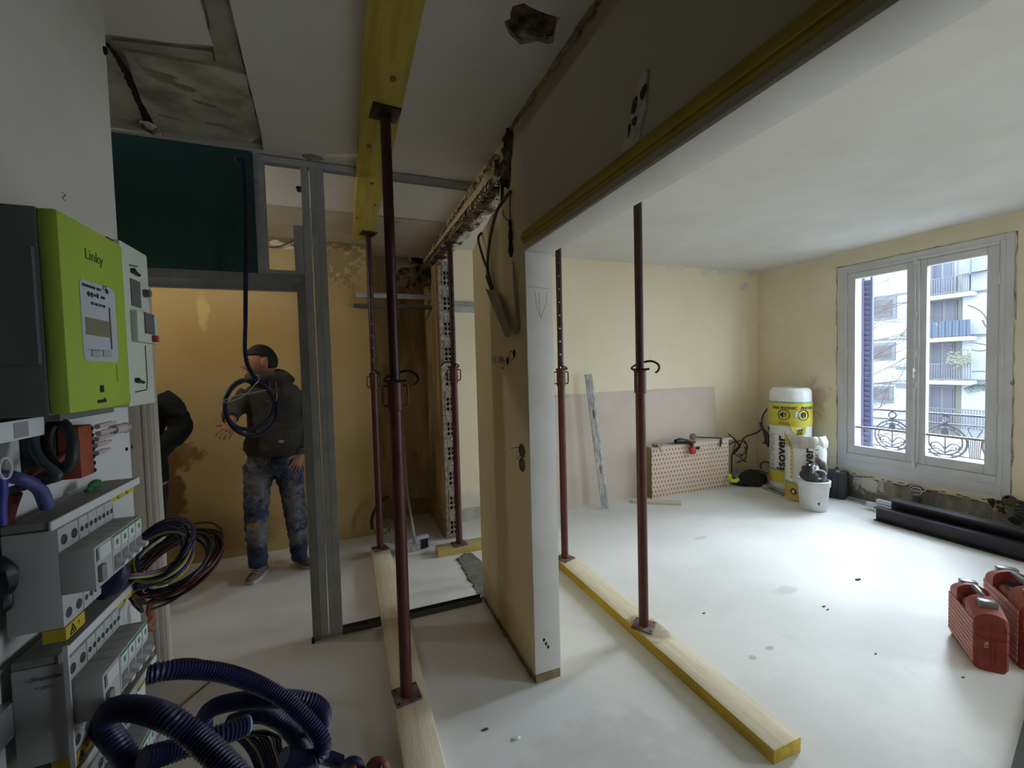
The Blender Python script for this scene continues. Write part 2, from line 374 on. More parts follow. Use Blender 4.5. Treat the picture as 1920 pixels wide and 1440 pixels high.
k = MB(); k.blob((.67, 1.405, H + .028), (1, 0, 0), (0, -1, 0), .13, .11, .014, 11, n=28, rings=9, thick=.008); k.build('broken_plaster', m_rubdark, ceiling)
k = MB(); k.blob((.70, 1.475, H + .02), (1, 0, 0), (0, -1, 0), .06, .03, .014, 4, thick=.012); k.build('torn_paper', m_plgrey, ceiling)
k = MB(); c = ZP(588, 294, H); k.blob(c, (1, 0, 0), (0, -1, 0), .05, .025, .012, 6, thick=.01); k.build('filler_lump', m_plgrey, ceiling)
k = MB(); a = (X0, 3.48); k.prism([(X0, 3.48, H - .016), (.826, 3.48, H - .016), (.826, 4.66, H - .016), (X0, 4.66, H - .016)], (0, 0, .018)); k.build('lowered_ceiling_strip', mat('dull_ceiling', (190, 182, 164), .9, c2=(172, 164, 144), scale=3), ceiling)

# walls
struct(box1('wall_left', (X0 - .1, Y0, 0), (X0, Y1, H), m_ochre))
struct(box1('wall_front', (X0 - .1, Y0 - .1, 0), (X1 + .3, Y0, H), m_whitewall))
struct(box1('wall_panel', (-.45, Y0, 0), (-.38, 1.005, H), m_whitewall))
k = MB(); k.tube(resample(spline([XP(116, 361, -.3795), XP(123, 366, -.3795), XP(117, 371, -.3795), XP(124, 378, -.3795)], 6), .002), .0006, 5); k.build('pencil_mark', mat('purple_pencil', (96, 84, 130), .7), bpy.data.objects['wall_panel'])
k = MB(); k.blob(XP(196, 95, -.379), (0, 1, 0), (0, 0, 1), .004, .008, .001, 3, n=10, rings=3); k.build('nail_hole', m_dark, bpy.data.objects['wall_panel'])
wl = struct(box1('wall_rear', (X0, 4.25, 0), (.27, 4.7, H), m_ochre))
k = MB()
for px in ((540, 462), (518, 455)): c = YP(px[0], px[1], 4.248); k.blob(c, (1, 0, 0), (0, 0, 1), .05, .025, .004, px[0], n=10, rings=3)
k.build('torn_wallpaper', m_cream, wl)
struct(box1('wall_niche', (.27, 4.65, 0), (.82, 4.75, H), m_niche))
struct(box1('wall_back', (.95, 4.24, 0), (X1 + .02, 4.34, H), m_cream))
k = MB()
def strip_wall(mb, pts, x0, x1): mb.prism([(x0, y, z) for y, z in pts], (x1 - x0, 0, 0))
def rag(pts, a, seed, sub=.05):
    out = []
    for i in range(len(pts)):
        A, B = V((0,) + pts[i]), V((0,) + pts[(i + 1) % len(pts)])
        n = max(1, int((B - A).length / sub)); 
        for j in range(n):
            q = A.lerp(B, j / n)
            out.append((q.y, q.z, i))
    return [(y + (a * noise.noise(V((y * 14, z * 14, seed))) if i in rag.on else 0), z + (a * noise.noise(V((y * 14, z * 14, seed + 9))) if i in rag.on else 0)) for y, z, i in out]
rag.on = (2, 3, 4)
poly = [(1.897, 0), (2.765, 0), (2.775, 2.35), (2.60, 2.41), (2.25, 2.465), (2.20, 2.60), (2.20, H), (Y0, H), (Y0, 0), (.16, 0), (.16, 2.132), (1.897, 2.132)]  # unseen near end added down to the floor, keeps second-window light out left
strip_wall(k, rag(poly, .02, 3), .826, .955)
wm = struct(k.build('wall_middle', m_pier, ang=30))
k = MB(); rag.on = (0,); strip_wall(k, rag([(2.2, 2.60), (4.68, 2.64), (4.68, H), (2.2, H)], .02, 3), .826, .955); struct(k.build('wall_lintel', m_pier, ang=30))
# white lining of the opening: jamb board and soffit board
t1 = struct(box1('trim_1', (.82, 1.883, .045), (.962, 1.897, 2.12), m_white, bev=.003))
k = MB(); 
for x, y in ((1020, 1200), (1024, 1207), (1028, 1213)): k.ell(YP(x, y, 1.8825), (.006, .002, .009), 8, 6)
k.build('screw_hole', m_dark, t1)
k = MB()
for a, b in (((990, 537), (1030, 541)), ((1003, 545), (1006, 575)), ((1006, 575), (1014, 597)), ((1014, 597), (1024, 570)), ((1024, 570), (1026, 548)), ((1010, 548), (1012, 590))): k.tube([YP(*a, 1.8828), YP(*b, 1.8828)], .0008, 5)
k.build('pencil_mark', mat('pencil', (120, 118, 116), .6), t1)
struct(box1('trim_2', (.82, .162, 2.12), (.962, 1.897, 2.132), m_white, bev=.002))
box1('bare_foot', (.824, 1.884, 0), (.958, 1.9, .045), mat('bare_timber_foot', (150, 132, 98), .85, c2=(112, 96, 70), scale=20), t1)
k = MB()
for z0, z1, d in ((2.16, 2.175, .012), (2.175, 2.197, .02), (2.197, 2.212, .012)): k.box((.826 - d, Y0 + .01, z0), (.83, 1.9, z1), bev=.003)
struct(k.build('trim_3', m_yellowtrim))
k = MB()
k.tube([V((.822, .2 + i * .03, H - .008)) + V(noise.noise_vector(V((i * .37, 5, 2)))) * .004 for i in range(66)], [.009 + .006 * abs(noise.noise(V((i * .6, 1, 7)))) for i in range(66)], 8)
for y, s in ((1.27, .03), (1.36, .03), (1.52, .035), (1.75, .03)): k.blob((.822, y, H - .03), (0, 1, 0), (0, 0, 1), s, .006, .004, y, n=10, rings=3)
k.build('cracked_joint', mat('cracked_joint_plaster', (170, 156, 118), .9, c2=(96, 84, 56), scale=18, bump=.5), wm)
# gouges and remains on the partition
k = MB()
for x, y, a_, b_, s_ in ((1192, 232, .075, .036, 2), (1203, 172, .045, .026, 4), (1180, 268, .05, .028, 6), (1210, 152, .03, .012, 8)): k.blob(XP(x, y, .824), (0, -.35, 1), (0, 1, .2), a_, b_, .008, s_, n=26, rings=7, thick=.003)
k.build('plaster_patch', mat('pale_filler', (204, 199, 188), .9, c2=(164, 158, 146), scale=20, bump=.5), wm)
k = MB()
for x, y, a, b, s in ((1190, 200, .024, .013, 5), (1207, 172, .018, .01, 6), (1190, 228, .012, .01, 7), (1186, 288, .012, .008, 8), (1180, 248, .02, .004, 9)): k.blob(XP(x, y, .819), (0, -.35, 1), (0, 1, .2), a, b, .004, s, n=14, rings=4)
k.build('gouge', mat('gouged_plaster', (84, 78, 66), .95, c2=(26, 23, 19), scale=60, bump=.6), wm)
k = MB(); k.blob(XP(952, 300, .824), (0, -.25, 1), (0, 1, .3), .17, .06, .03, 12, n=30, rings=10, thick=.012); k.build('broken_masonry', m_rubdark, wm)
k = MB(); k.blob(XP(930, 318, .822), (0, -.3, 1), (0, 1, .3), .09, .05, .02, 15, n=20, rings=6, thick=.008); k.build('broken_masonry', m_rubble, wm)
k = MB(); k.blob(XP(941, 345, .82), (0, -.15, 1), (0, 1, .1), .11, .018, .006, 16, n=16, rings=5, thick=.003); k.build('gouge', m_dark, wm)
k = MB()
for x, y, a, b, s in ((940, 674, .035, .02, 2), (958, 666, .03, .026, 3), (948, 682, .03, .016, 4)): k.blob(XP(x, y, .824), (0, 1, 0), (0, 0, 1), a, b, .01, s, n=16, rings=5, thick=.004)
for i in range(4): k.blob(XP(923 + i * 5, 675, .824), (0, 1, 0), (0, 0, 1), .01, .022, .004, 20 + i, n=10, rings=3)
k.build('chiselled_filler', m_plgrey, wm)
k = MB()
for x, y, a, b in ((951, 677, .012, .022), (963, 664, .007, .025), (942, 690, .012, .006)): k.blob(XP(x, y, .818), (0, 1, 0), (0, 0, 1), a, b, .004, x, n=10, rings=3)
k.build('gouge', m_dark, wm)
for y_, nm in ((845, 0), (871, 1)):
    c = XP(979, y_, .825)
    k = MB(); k.lathe([(.034, 0), (.036, .003), (.030, .004), (.028, -.03), (.001, -.03)], c, 24, ax=(-1, 0, 0)); b_ = k.build('back_box', mat('box_grey', (84, 82, 70), .8), wm)
k = MB(); k.tube(spline([XP(978, 841, .83), XP(970, 839, .81), XP(957, 841, .80)], 6), .0016, 6); k.tube(spline([XP(977, 853, .83), XP(972, 857, .81), XP(970, 861, .81)], 6), .0016, 6); k.build('loose_wire', m_black, wm)
for f, dz, sd in ((0, 0, 1), (1, .012, 2)):
    k = MB(); n = 90
    for i in range(n):
        y = 2.22 + i * (4.66 - 2.22) / n
        zb = 2.60 + .04 * (y - 2.2) / 2.48
        if f == 0: k.blob((.83 + .04, y, zb - .004), (0, 1, 0), (1, 0, 0), .035, .05, .016, i * 1.7, n=9, rings=3, thick=.008)
        else: k.blob((.915, y, zb - .006), (0, 1, 0), (1, 0, 0), .035, .042, .014, i * 2.3, n=9, rings=3, thick=.012)
    for i in range(n // 2):
        y = 2.22 + i * (4.66 - 2.22) / n * 2
        zb = 2.60 + .04 * (y - 2.2) / 2.48
        if f == 0: k.blob((.822, y, zb + .03), (0, 1, 0), (0, 0, 1), .06, .026, .012, i * 3.1, n=9, rings=3, thick=.006)
    k.build('masonry_remains', (m_rubdark, m_rubwhite)[f], wm)
k = MB()
for i in range(26): k.blob((.822, 2.3 + i * .09, 2.735), (0, 1, 0), (0, 0, 1), .05, .02, .006, i * 4.1, n=9, rings=3, thick=.003)
k.build('cornice_scraping', m_rubble, wm)

# brick stub left of the removed partition
k = MB(); k.box((.82, 3.875, 0), (.95, 4.75, 2.55)); k.jitter(.003, 9)
ws = struct(k.build('wall_stub', m_niche))
def brick_mesh():
    k = MB(); xs = [0, .012, .034, .046, .068, .08]; zs = [0, .022, .048, .066, .092, .11, .136, .2]; bm = k.bm
    for i in range(5):
        for j in range(7):
            q = [(xs[i], zs[j]), (xs[i + 1], zs[j]), (xs[i + 1], zs[j + 1]), (xs[i], zs[j + 1])]
            if i in (1, 3) and j in (1, 3, 5):
                k.mi = 1; a = [bm.verts.new((x, 0, z)) for x, z in q]; b = [bm.verts.new((x, .05, z)) for x, z in q]
                for t in range(4): k.face((a[t], a[(t + 1) % 4], b[(t + 1) % 4], b[t]))
                k.face(b); k.mi = 0
            else: k.face([bm.verts.new((x, 0, z)) for x, z in q])
    for q in (((0, 0, 0), (0, 0, .2), (0, .06, .2), (0, .06, 0)), ((.08, 0, 0), (.08, .06, 0), (.08, .06, .2), (.08, 0, .2)), ((0, 0, .2), (.08, 0, .2), (.08, .06, .2), (0, .06, .2)), ((0, 0, 0), (0, .06, 0), (.08, .06, 0), (.08, 0, 0))): k.face([bm.verts.new(t) for t in q])
    return k.mesh('brick', [mat('plastered_brick', (170, 160, 144), .92, c2=(96, 84, 70), scale=26, bump=.7, bscale=50), m_dark], smooth=False, merge=True)
bme = brick_mesh()
for i in range(11):
    b_ = link('brick', bme, ws); b_.location = (.845 + random.uniform(-.003, .003), 3.835 + random.uniform(-.006, .008), .03 + i * .228)
k = MB()
for i in range(12):
    k.box((.842, 3.84, .0 + i * .228), (.932, 3.88, .03 + i * .228))
k.box((.82, 3.838, 0), (.845, 3.88, 2.5)); k.box((.927, 3.84, 0), (.95, 3.88, 2.52))
k.jitter(.006, 30, 4); k.build('mortar', mat('rough_plaster_edge', (186, 178, 164), .95, c2=(120, 108, 92), scale=24, bump=.7, bscale=40), ws)
k = MB(); k.blob(V((.7, 4.2, 2.47)), (1, 0, .1), (0, 0, 1), .2, .12, .03, 4, n=24, rings=7, thick=.02); o = k.build('broken_plaster', m_rubdark, ws)
k = MB(); c = YP(812, 490, 3.87); k.blob(YP(805, 488, 4.62), (1, 0, 0), (0, 0, 1), .17, .12, .01, 8, n=24, rings=6, thick=.01); k.build('chimney_hole', m_dark, bpy.data.objects['wall_niche'])
k = MB(); k.tube(spline([YP(x, y, 4.61) for x, y in ((776, 498), (768, 486), (770, 478), (782, 474), (797, 478))], 6), [.012 + .008 * random.random() for _ in range(25)], 7); k.jitter(.006, 30); k.build('torn_plaster_rim', m_rubwhite, bpy.data.objects['wall_niche'])
struct(box1('baseboard_niche', (.27, 4.63, 0), (.82, 4.652, .17), mat('worn_baseboard', (176, 154, 104), .7, c2=(140, 118, 76), scale=8)))
struct(box1('baseboard_stub', (.803, 3.9, 0), (.822, 4.64, .15), mat('worn_baseboard', (0, 0, 0))))
def channel(mb, a, b, w, h, t, updir):
    """U shaped steel profile from a to b, open along updir"""
    a, b, up = V(a), V(b), V(updir).normalized(); d = (b - a).normalized(); s = d.cross(up).normalized()
    pr = [(-w / 2, 0), (w / 2, 0), (w / 2, h), (w / 2 - t, h), (w / 2 - t, t), (-w / 2 + t, t), (-w / 2 + t, h), (-w / 2, h)]
    mb.prism([a + s * x + up * y for x, y in pr], b - a)
r1 = thing('ceiling_rail', 'galvanised ceiling rail crossing the dark niche above the broom', 'rail', (.5, 4.2, 2.24))
k = MB(); channel(k, (.12, 4.2, 2.27), (.82, 4.2, 2.27), .045, .03, .003, (0, -1, 0)); k.build('upper_channel', m_galv, r1)
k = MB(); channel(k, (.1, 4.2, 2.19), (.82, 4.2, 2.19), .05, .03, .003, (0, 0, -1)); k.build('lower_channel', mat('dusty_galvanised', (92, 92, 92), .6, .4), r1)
r2 = thing('wall_rail', 'galvanised wall rail on the cream wall right of the brick stub', 'rail', (1.15, 4.2, 2.24))
k = MB(); channel(k, (.955, 4.235, 2.225), (1.6, 4.235, 2.225), .04, .03, .003, (0, -1, 0)); k.build('upper_channel', m_galv_b, r2)
k = MB(); channel(k, (.955, 4.235, 2.165), (1.6, 4.235, 2.165), .05, .02, .003, (0, -1, 0)); k.build('lower_channel', m_galv, r2)

struct(box1('added_hall_wall', (-.38, -.68, 0), (.826, -.6, H), m_whitewall))  # unseen wall and dark door added behind the camera to cut bounce light
d2 = struct(thing('added_door', '', '', (.22, -.58, 0))); del d2['label']; del d2['category']
m_door = mat('added_dark_door', (58, 42, 32), .5, c2=(46, 33, 25), scale=3, stretch=(8, 8, 1))
box1('leaf', (-.33, -.6, .01), (.78, -.565, 2.62), m_door, d2)
for z0, z1 in ((.2, 1.0), (1.15, 2.45)):
    for x0 in (-.22, .27): box1('panel', (x0, -.568, z0), (x0 + .4, -.555, z1), m_door, d2, bev=.005)
# window wall with its opening
WY0, WY1, WZ0, WZ1 = 1.88, 3.15, .42, 2.55
k = MB()
W2 = 3.52                                                 # second window, unseen and added for more daylight, stands this much nearer
for a, b in (((5.3, Y0, 0), (5.6, WY0 - W2, H)), ((5.3, WY1 - W2, 0), (5.6, WY0, H)), ((5.3, WY0 - W2, 0), (5.6, WY1 - W2, WZ0)), ((5.3, WY0 - W2, WZ1), (5.6, WY1 - W2, H)), ((5.3, WY1, 0), (5.6, Y1, H)), ((5.3, WY0, 0), (5.6, WY1, WZ0)), ((5.3, WY0, WZ1), (5.6, WY1, H))): k.box(a, b)
ww = struct(k.build('wall_right', m_creamw))
k = MB(); 
pts = [(5.293, .5 + i * .06, .25 + .02 * noise.noise(V((i * .4, 1, 0)))) for i in range(60)]
k.prism([(5.292, .5, 0)] + [(5.292, q[1], q[2]) for q in pts] + [(5.292, 4.04, 0)], (.012, 0, 0)); k.build('bare_plaster_band', m_bare, ww)
k = MB()
for i in range(34):
    y = 1.5 + i * .055; k.blob((5.291, y, .26 + .015 * math.sin(i * 2.3)), (0, -1, 0), (0, 0, 1), .014 + .02 * random.random(), .005, .003, i, n=9, rings=3)
k.build('chipped_edge', m_rubdark, ww)
k = MB()
for (y0, z0), (y1, z1) in (((WY0 - .06, WZ1 + .05), (WY1 + .08, WZ1 + .06)), ((WY0 - .055, .3), (WY0 - .06, WZ1 + .05)), ((WY1 + .07, .3), (WY1 + .08, WZ1 + .06))):
    n = 30
    k.tube([V((5.297, y0 + (y1 - y0) * i / n, z0 + (z1 - z0) * i / n)) + V(noise.noise_vector(V((y0 + i * .9, z0, 1)))) * .012 for i in range(n + 1)], [.0015 + .005 * random.random() for _ in range(n + 1)], 6)
k.build('ragged_joint', mat('pale_joint', (176, 170, 152), .9, c2=(112, 104, 88), scale=11, lo=.45, hi=.6), ww)
k = MB(); k.lathe([(.05, 0), (.052, .004), (.045, .005), (.043, -.03), (.001, -.03)], XP(1894, 940, 5.29), 22, ax=(-1, 0, 0)); k.build('pipe_hole', mat('pipe_hole_brown', (92, 82, 60), .9), ww)
k = MB()
for x, y, s in ((1868, 945, .06), (1874, 955, .05), (1862, 940, .04)): k.blob(XP(x, y, 5.29), (0, -1, 0), (0, 0, 1), s, s * .8, .015, x, n=12, rings=4, thick=.006)
k.build('broken_plaster', m_rubble, ww)
k = MB()
for x, y in ((1893, 722), (1889, 735), (1898, 717)): k.blob(XP(x, y, 5.297), (0, -1, 0), (0, 0, 1), .014, .03, .005, x, n=9, rings=3)
k.build('chip', m_plgrey, ww)
k = MB()
for i, (x, y) in enumerate(((1255, 503), (1278, 505), (1320, 512), (1328, 508), (1352, 509), (1362, 511), (1407, 514), (1398, 535), (1392, 540))): k.blob(YP(x, y, 4.238), (1, 0, 0), (0, 0, 1), .05 if i > 1 else .03, .04 if i > 1 else .02, .003, i, n=12, rings=3)
k.build('torn_wallpaper', m_white, bpy.data.objects['wall_back'])
k = MB()
for i, (x, y) in enumerate(((1467, 503), (1505, 491), (1542, 484), (1556, 480))): k.blob(XP(x, y, 5.298), (0, -1, 0), (0, 0, 1), .06, .04, .003, i + 30, n=12, rings=3)
k.build('torn_wallpaper', m_white, ww)
struct(box1('baseboard_back', (.96, 4.232, 0), (1.3, 4.242, .13), mat('grey_skirting', (190, 186, 176), .8, c2=(160, 156, 146), scale=9)))

# window: outer frame, two sashes, panes, bar, bolt, hinges, sill panel
m_frame = mat('white_window_paint', (202, 203, 207), 0.4, c2=(192, 193, 197), scale=4)
w1 = struct(thing('window_1', '', '', (5.33, 2.5, .4))); del w1['label']; del w1['category']
def fr(mb, y0, y1, z0, z1, t, xa, xb, tb=None):
    tb = tb or t
    mb.box((xa, y0, z0), (xb, y0 + t, z1), bev=.004); mb.box((xa, y1 - t, z0), (xb, y1, z1), bev=.004)
    mb.box((xa, y0 + t, z0), (xb, y1 - t, z0 + tb), bev=.004); mb.box((xa, y0 + t, z1 - t), (xb, y1 - t, z1), bev=.004)
k = MB(); fr(k, WY0, WY1, WZ0, WZ1, .035, 5.285, 5.36, .08)
fr(k, WY0 - .05, WY1 + .06, WZ0 - .1, WZ1 + .05, .06, 5.29, 5.305, .12); k.build('frame', m_frame, w1)
box1('sill_panel', (5.292, WY0 - .06, .27), (5.302, WY1 + .07, .34), mat('sill_paint', (206, 202, 188), .6, c2=(190, 186, 170), scale=5), w1)
ym = 2.49
for y0, y1, nm in ((WY0 + .037, ym - .002, 'R'), (ym + .002, WY1 - .037, 'L')):
    z0, z1 = WZ0 + .083, WZ1 - .037
    k = MB(); t = .078
    k.box((5.29, y0, z0), (5.345, y0 + t, z1), bev=.005); k.box((5.29, y1 - t, z0), (5.345, y1, z1), bev=.005)
    k.box((5.29, y0 + t, z0), (5.345, y1 - t, z0 + .09), bev=.005); k.box((5.29, y0 + t, z1 - .07), (5.345, y1 - t, z1), bev=.005)
    s = k.build('sash', m_frame, w1)
    box1('pane', (5.318, y0 + t - .005, z0 + .085), (5.322, y1 - t + .005, z1 - .065), m_glass, s)
    box1('glazing_bar', (5.31, y0 + t - .002, .79), (5.332, y1 - t + .002, .812), mat('bar_grey', (168, 168, 172), .5), s)
k = MB(); k.box((5.272, ym - .03, WZ0 + .085), (5.292, ym + .03, WZ1 - .04), bev=.005); k.build('meeting_stile', m_frame, w1)
k = MB(); k.tube([(5.262, ym, WZ0 + .06), (5.262, ym, WZ1 - .02)], .006, 10)
for z in (.49, 1.29, 1.6, 1.98, 2.5): k.box((5.255, ym - .014, z - .03), (5.275, ym + .014, z + .03), bev=.003)
k.box((5.23, ym - .012, 1.42), (5.262, ym + .012, 1.45), bev=.004); k.box((5.222, ym - .01, 1.36), (5.236, ym + .01, 1.46), bev=.005); k.build('espagnolette', m_frame, w1)
for y in (WY0 + .036, WY1 - .036):
    for z in (.65, 1.1, 1.62, 2.22):
        k = MB(); k.tube([(5.282, y, z - .05), (5.282, y, z + .05)], .008, 10); k.build('hinge', m_frame, w1)
w2_ = w1.copy(); COL.objects.link(w2_); w2_.name = 'added_window'; w2_.location.y -= W2  # unseen copy of the window, added to let in more light
for ch in list(w1.children):
    c_ = ch.copy(); COL.objects.link(c_); c_.parent = w2_
    for g_ in ch.children: e_ = g_.copy(); COL.objects.link(e_); e_.parent = c_
struct(box1('sill_1', (5.36, WY0 - .02, WZ0 - .04), (5.72, WY1 + .02, WZ0 + .01), mat('stone_sill', (205, 205, 205), .8)))

# ------------------------------------------------------------------ shoring: timbers and steel props
def timber(name, label, a, b, mats, top, group=None, bev=.004):
    k = MB(); k.box(a, b, bev=bev); k.bm.faces.ensure_lookup_table()
    for f in k.bm.faces:
        f.normal_update(); f.material_index = 0 if (f.normal.z > .5) == top and abs(f.normal.z) > .5 else 1
    return tag(k.build(name, mats, ang=30), label, 'timber', group)
timber('sole_timber', 'long dusty timber on floor under the two props nearest the metal stud frame', (.15, .9, 0), (.30, 3.84, .06), [m_wood, m_wood], True)
timber('sole_timber', 'timber with a yellow side on floor under the two right-hand props', (1.49, 1.13, 0), (1.645, 3.08, .06), [m_wood, m_woodyel], True)
timber('sole_timber', 'short timber lying across the gap below the prop beside the brick stub', (.665, 3.49, 0), (1.75, 3.62, .06), [m_woodx, mat('pale_yellow_timber', (206, 184, 112), .75, c2=(196, 172, 88), scale=2)], True)
timber('head_beam', 'yellow timber beam against the ceiling over the left props', (.11, .2, 2.705), (.277, 3.97, 2.77), [m_beamyel, m_beamyel], False)
timber('head_beam', 'timber beam under the ceiling behind the header, carried by the right-hand props', (1.47, 1.1, 2.705), (1.63, 3.1, 2.77), [m_beamyel, m_beamyel], False)
def holed_tube(mb, z0, z1, r, holes_z, n=12):
    """tube with real through holes: the front and back strips are left open at each hole"""
    zs = [z0]; hs = .013
    for z in holes_z: zs += [z - hs / 2, z + hs / 2]
    zs.append(z1); R = [mb.ring(V((0, 0, z)), V((1, 0, 0)), V((0, 1, 0)), r, r, n, math.pi / n) for z in zs]
    Q = [mb.ring(V((0, 0, z)), V((1, 0, 0)), V((0, 1, 0)), r - .003, r - .003, n, math.pi / n) for z in zs]
    for i in range(len(zs) - 1):
        hole = i % 2 == 1
        for j in range(n):
            if hole and j in (n // 4 - 1 + n // 2, n // 4 - 1): continue
            mb.face((R[i][j], R[i][(j + 1) % n], R[i + 1][(j + 1) % n], R[i + 1][j]))
            mb.face((Q[i][(j + 1) % n], Q[i][j], Q[i + 1][j], Q[i + 1][(j + 1) % n]))
    mb.face([v for v in R[-1]])
def prop(x, y, zb, zt, zpin, face, hook, label, prot=0.0, hrot=0.0):
    t = thing('steel_prop', label, 'prop', (x, y, zb), 'adjustable steel props')
    T = math.atan2(-y, -x) + math.pi / 2 + face          # holes look towards / across the viewer
    L = []
    def B(k, nm, m, rz, par=t):
        o = link(nm, k.mesh(nm, m), None); o.parent = par; o.rotation_euler = (0, 0, rz); L.append(o); return o
    h = zt - zb; zp = zpin - zb
    k = MB(); k.box((-.06, -.06, 0), (.06, .06, .008), bev=.003)
    for a in (-1, 1):
        for b in (-1, 1): k.mi = 1; k.lathe([(.006, .0081), (.0001, .0085)], (a * .046, b * .046, 0), 10); k.mi = 0
    B(k, 'base_plate', [m_plate, m_dark], prot)
    k = MB(); k.lathe([(.0285, .008), (.0275, .02), (.0275, zp - .12)], n=20); B(k, 'outer_tube', m_oxide, 0)
    k = MB(); k.lathe([(.0285, zp - .135), (.0335, zp - .132), (.0335, zp - .012), (.037, zp - .012), (.037, zp - .006), (.026, zp - .006)], n=20)
    c = B(k, 'collar', m_oxide, 0)
    for s in (-1, 1):
        k = MB(); k.tube(spline([(s * .03, 0, zp - .025), (s * .046, 0, zp - .023), (s * .054, 0, zp - .034), (s * .054, 0, zp - .10), (s * .046, 0, zp - .113), (s * .03, 0, zp - .112)], 5), .0048, 8)
        o = link('handle', k.mesh('handle', m_oxide), None); o.parent = c; o.rotation_euler = (0, 0, hrot + math.atan2(-y, -x) + math.pi / 2)
    k = MB()
    hz = [zp + .012 + .1 * i for i in range(20) if zp + .012 + .1 * i < h - .12]
    holed_tube(k, zp - .1, h - .008, .0235, hz); B(k, 'inner_tube', m_oxide2, T)
    k = MB(); k.box((-.06, -.06, h - .008), (.06, .06, h), bev=.002)
    k.lathe([(.028, h - .03), (.028, h - .008)], n=16); B(k, 'head_plate', m_oxide2, prot)
    k = MB(); sc, rz = hook
    k.tube(spline([(.05, -.036, zp + .0), (.02, -.037, zp - .002), (-.033, -.034, zp - .001), (-.045, -.012, zp + .006), (-.032, .02, zp + .018), (-.005, .036, zp + .03), (.03, .036, zp + .04), (.062, .025, zp + .043), (.09, .01, zp + .03), (.102, -.004, zp + .01), (.096, -.014, zp - .01), (.082, -.02, zp - .022)][:sc], 6), .0062, 8)
    B(k, 'pin', mat('dark_steel_pin', (44, 30, 30), .4, .4), math.atan2(-y, -x) + math.pi / 2 + rz)
    return t
HP = math.pi / 2
prop(.21, 1.985, .06, 2.705, YP(738, 714, 1.985).z, HP, (12, 0), 'nearest steel prop, dark red, standing left of the white pier', math.radians(6))
prop(.225, 3.74, .06, 2.705, YP(700, 700, 3.74).z, 0, (6, math.pi * .9), 'thinner far steel prop with bright pin holes beside the broom', .2)
prop(.862, 3.55, .06, 2.615, YP(848, 688, 3.55).z, .5, (10, math.pi * 1.02), 'steel prop in front of the bare brick stub', .1)
prop(1.548, 1.975, .06, 2.705, YP(1200, 692, 1.975).z, HP, (12, 0), 'steel prop in the middle of the bright room in front of the plasterboard sheet', math.radians(38), HP * .8)
prop(1.553, 2.93, .06, 2.705, YP(1047, 692, 2.93).z, 0, (6, math.pi * .9), 'steel prop with pin holes just right of the white pier edge', math.radians(20))

# ------------------------------------------------------------------ stud partition with green board and door opening
PY = 2.70
part = thing('stud_partition', 'galvanised metal stud frame with a green board over the open doorway', 'partition', (-.3, 2.72, 0))
def stud(x0, x1, z0, z1, d=.048, op=1, nm='stud', m=m_galv):
    k = MB(); t = .004
    k.box((x0, PY, z0), (x1, PY + t, z1)); k.box((x0, PY + d - t, z0), (x1, PY + d, z1))
    if op > 0: k.box((x0, PY + t, z0), (x0 + t, PY + d - t, z1))
    else: k.box((x1 - t, PY + t, z0), (x1, PY + d - t, z1))
    k.box((x0 + .3 * (x1 - x0), PY - .0015, z0), (x0 + .38 * (x1 - x0), PY + .001, z1))
    return k.build(nm, m, part, ang=20)
stud(-.418, -.370, 2.12, 2.742); stud(-.188, -.150, 0.02, 2.742, op=-1); stud(-.142, -.108, 0.02, 2.742); stud(-.106, -.070, 0.02, 2.742, op=-1)
stud(-.232, -.19, 0, 2.12, m=mat('galv_light', (156, 156, 154), .45, .4, c2=(140, 140, 138), scale=9), nm='jamb_stud'); stud(-.236, -.19, 2.125, 2.40, op=-1)
k = MB(); channel(k, (-.42, PY + .024, 2.765), (.80, PY + .024, 2.765), .05, .035, .003, (0, 0, -1)); k.build('top_track', m_galv, part)
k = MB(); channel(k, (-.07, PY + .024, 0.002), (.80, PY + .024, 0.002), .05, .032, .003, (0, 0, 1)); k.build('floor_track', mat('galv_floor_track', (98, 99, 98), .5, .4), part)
k = MB(); channel(k, (-.985, PY + .02, 2.062), (-.19, PY + .02, 2.062), .056, .056, .003, (0, 1, .05)); k.box((-.985, PY - .012, 2.075), (-.19, PY - .002, 2.12)); k.build('door_header_track', mat('galv_light', (0, 0, 0)), part)
k = MB(); channel(k, (-.37, PY + .024, 2.125), (-.19, PY + .024, 2.125), .05, .02, .003, (0, 0, 1)); k.build('opening_sill_track', m_galv, part)
k = MB(); k.box((X0, PY - .014, 2.12), (-.418, PY, 2.767)); gb = k.build('green_board', m_green, part)
k = MB(); k.box((X0, PY - .014, 0), (-1.035, PY, 2.12)); k.build('side_board', m_whitewall, part)
for x, y in ((346, 272), (468, 290), (475, 393), (482, 490), (325, 502), (450, 509), (220, 415), (378, 500), (350, 300), (232, 262), (300, 268), (480, 340)):
    q = YP(x, y, PY - .0145); k = MB(); k.lathe([(.004, 0), (.003, .0015)], q, 8, ax=(0, -1, 0)); k.build('screw', m_black, part)
k = MB(); k.blob(YP(446, 298, PY - .0145), (1, 0, 0), (0, 0, 1), .022, .018, .006, 5, n=12, rings=3); k.build('filler_ring', m_plgrey, gb)
k = MB(); k.box((-.238, PY - .02, 0), (-.222, PY + .01, .025)); k.build('floor_clip', m_black, part)
d1 = struct(thing('door_1', '', '', (-.97, 2.72, 0))); del d1['label']; del d1['category']
k = MB(); m_jamb = mat('door_casing_paint', (206, 200, 190), .55, c2=(192, 186, 174), scale=4)
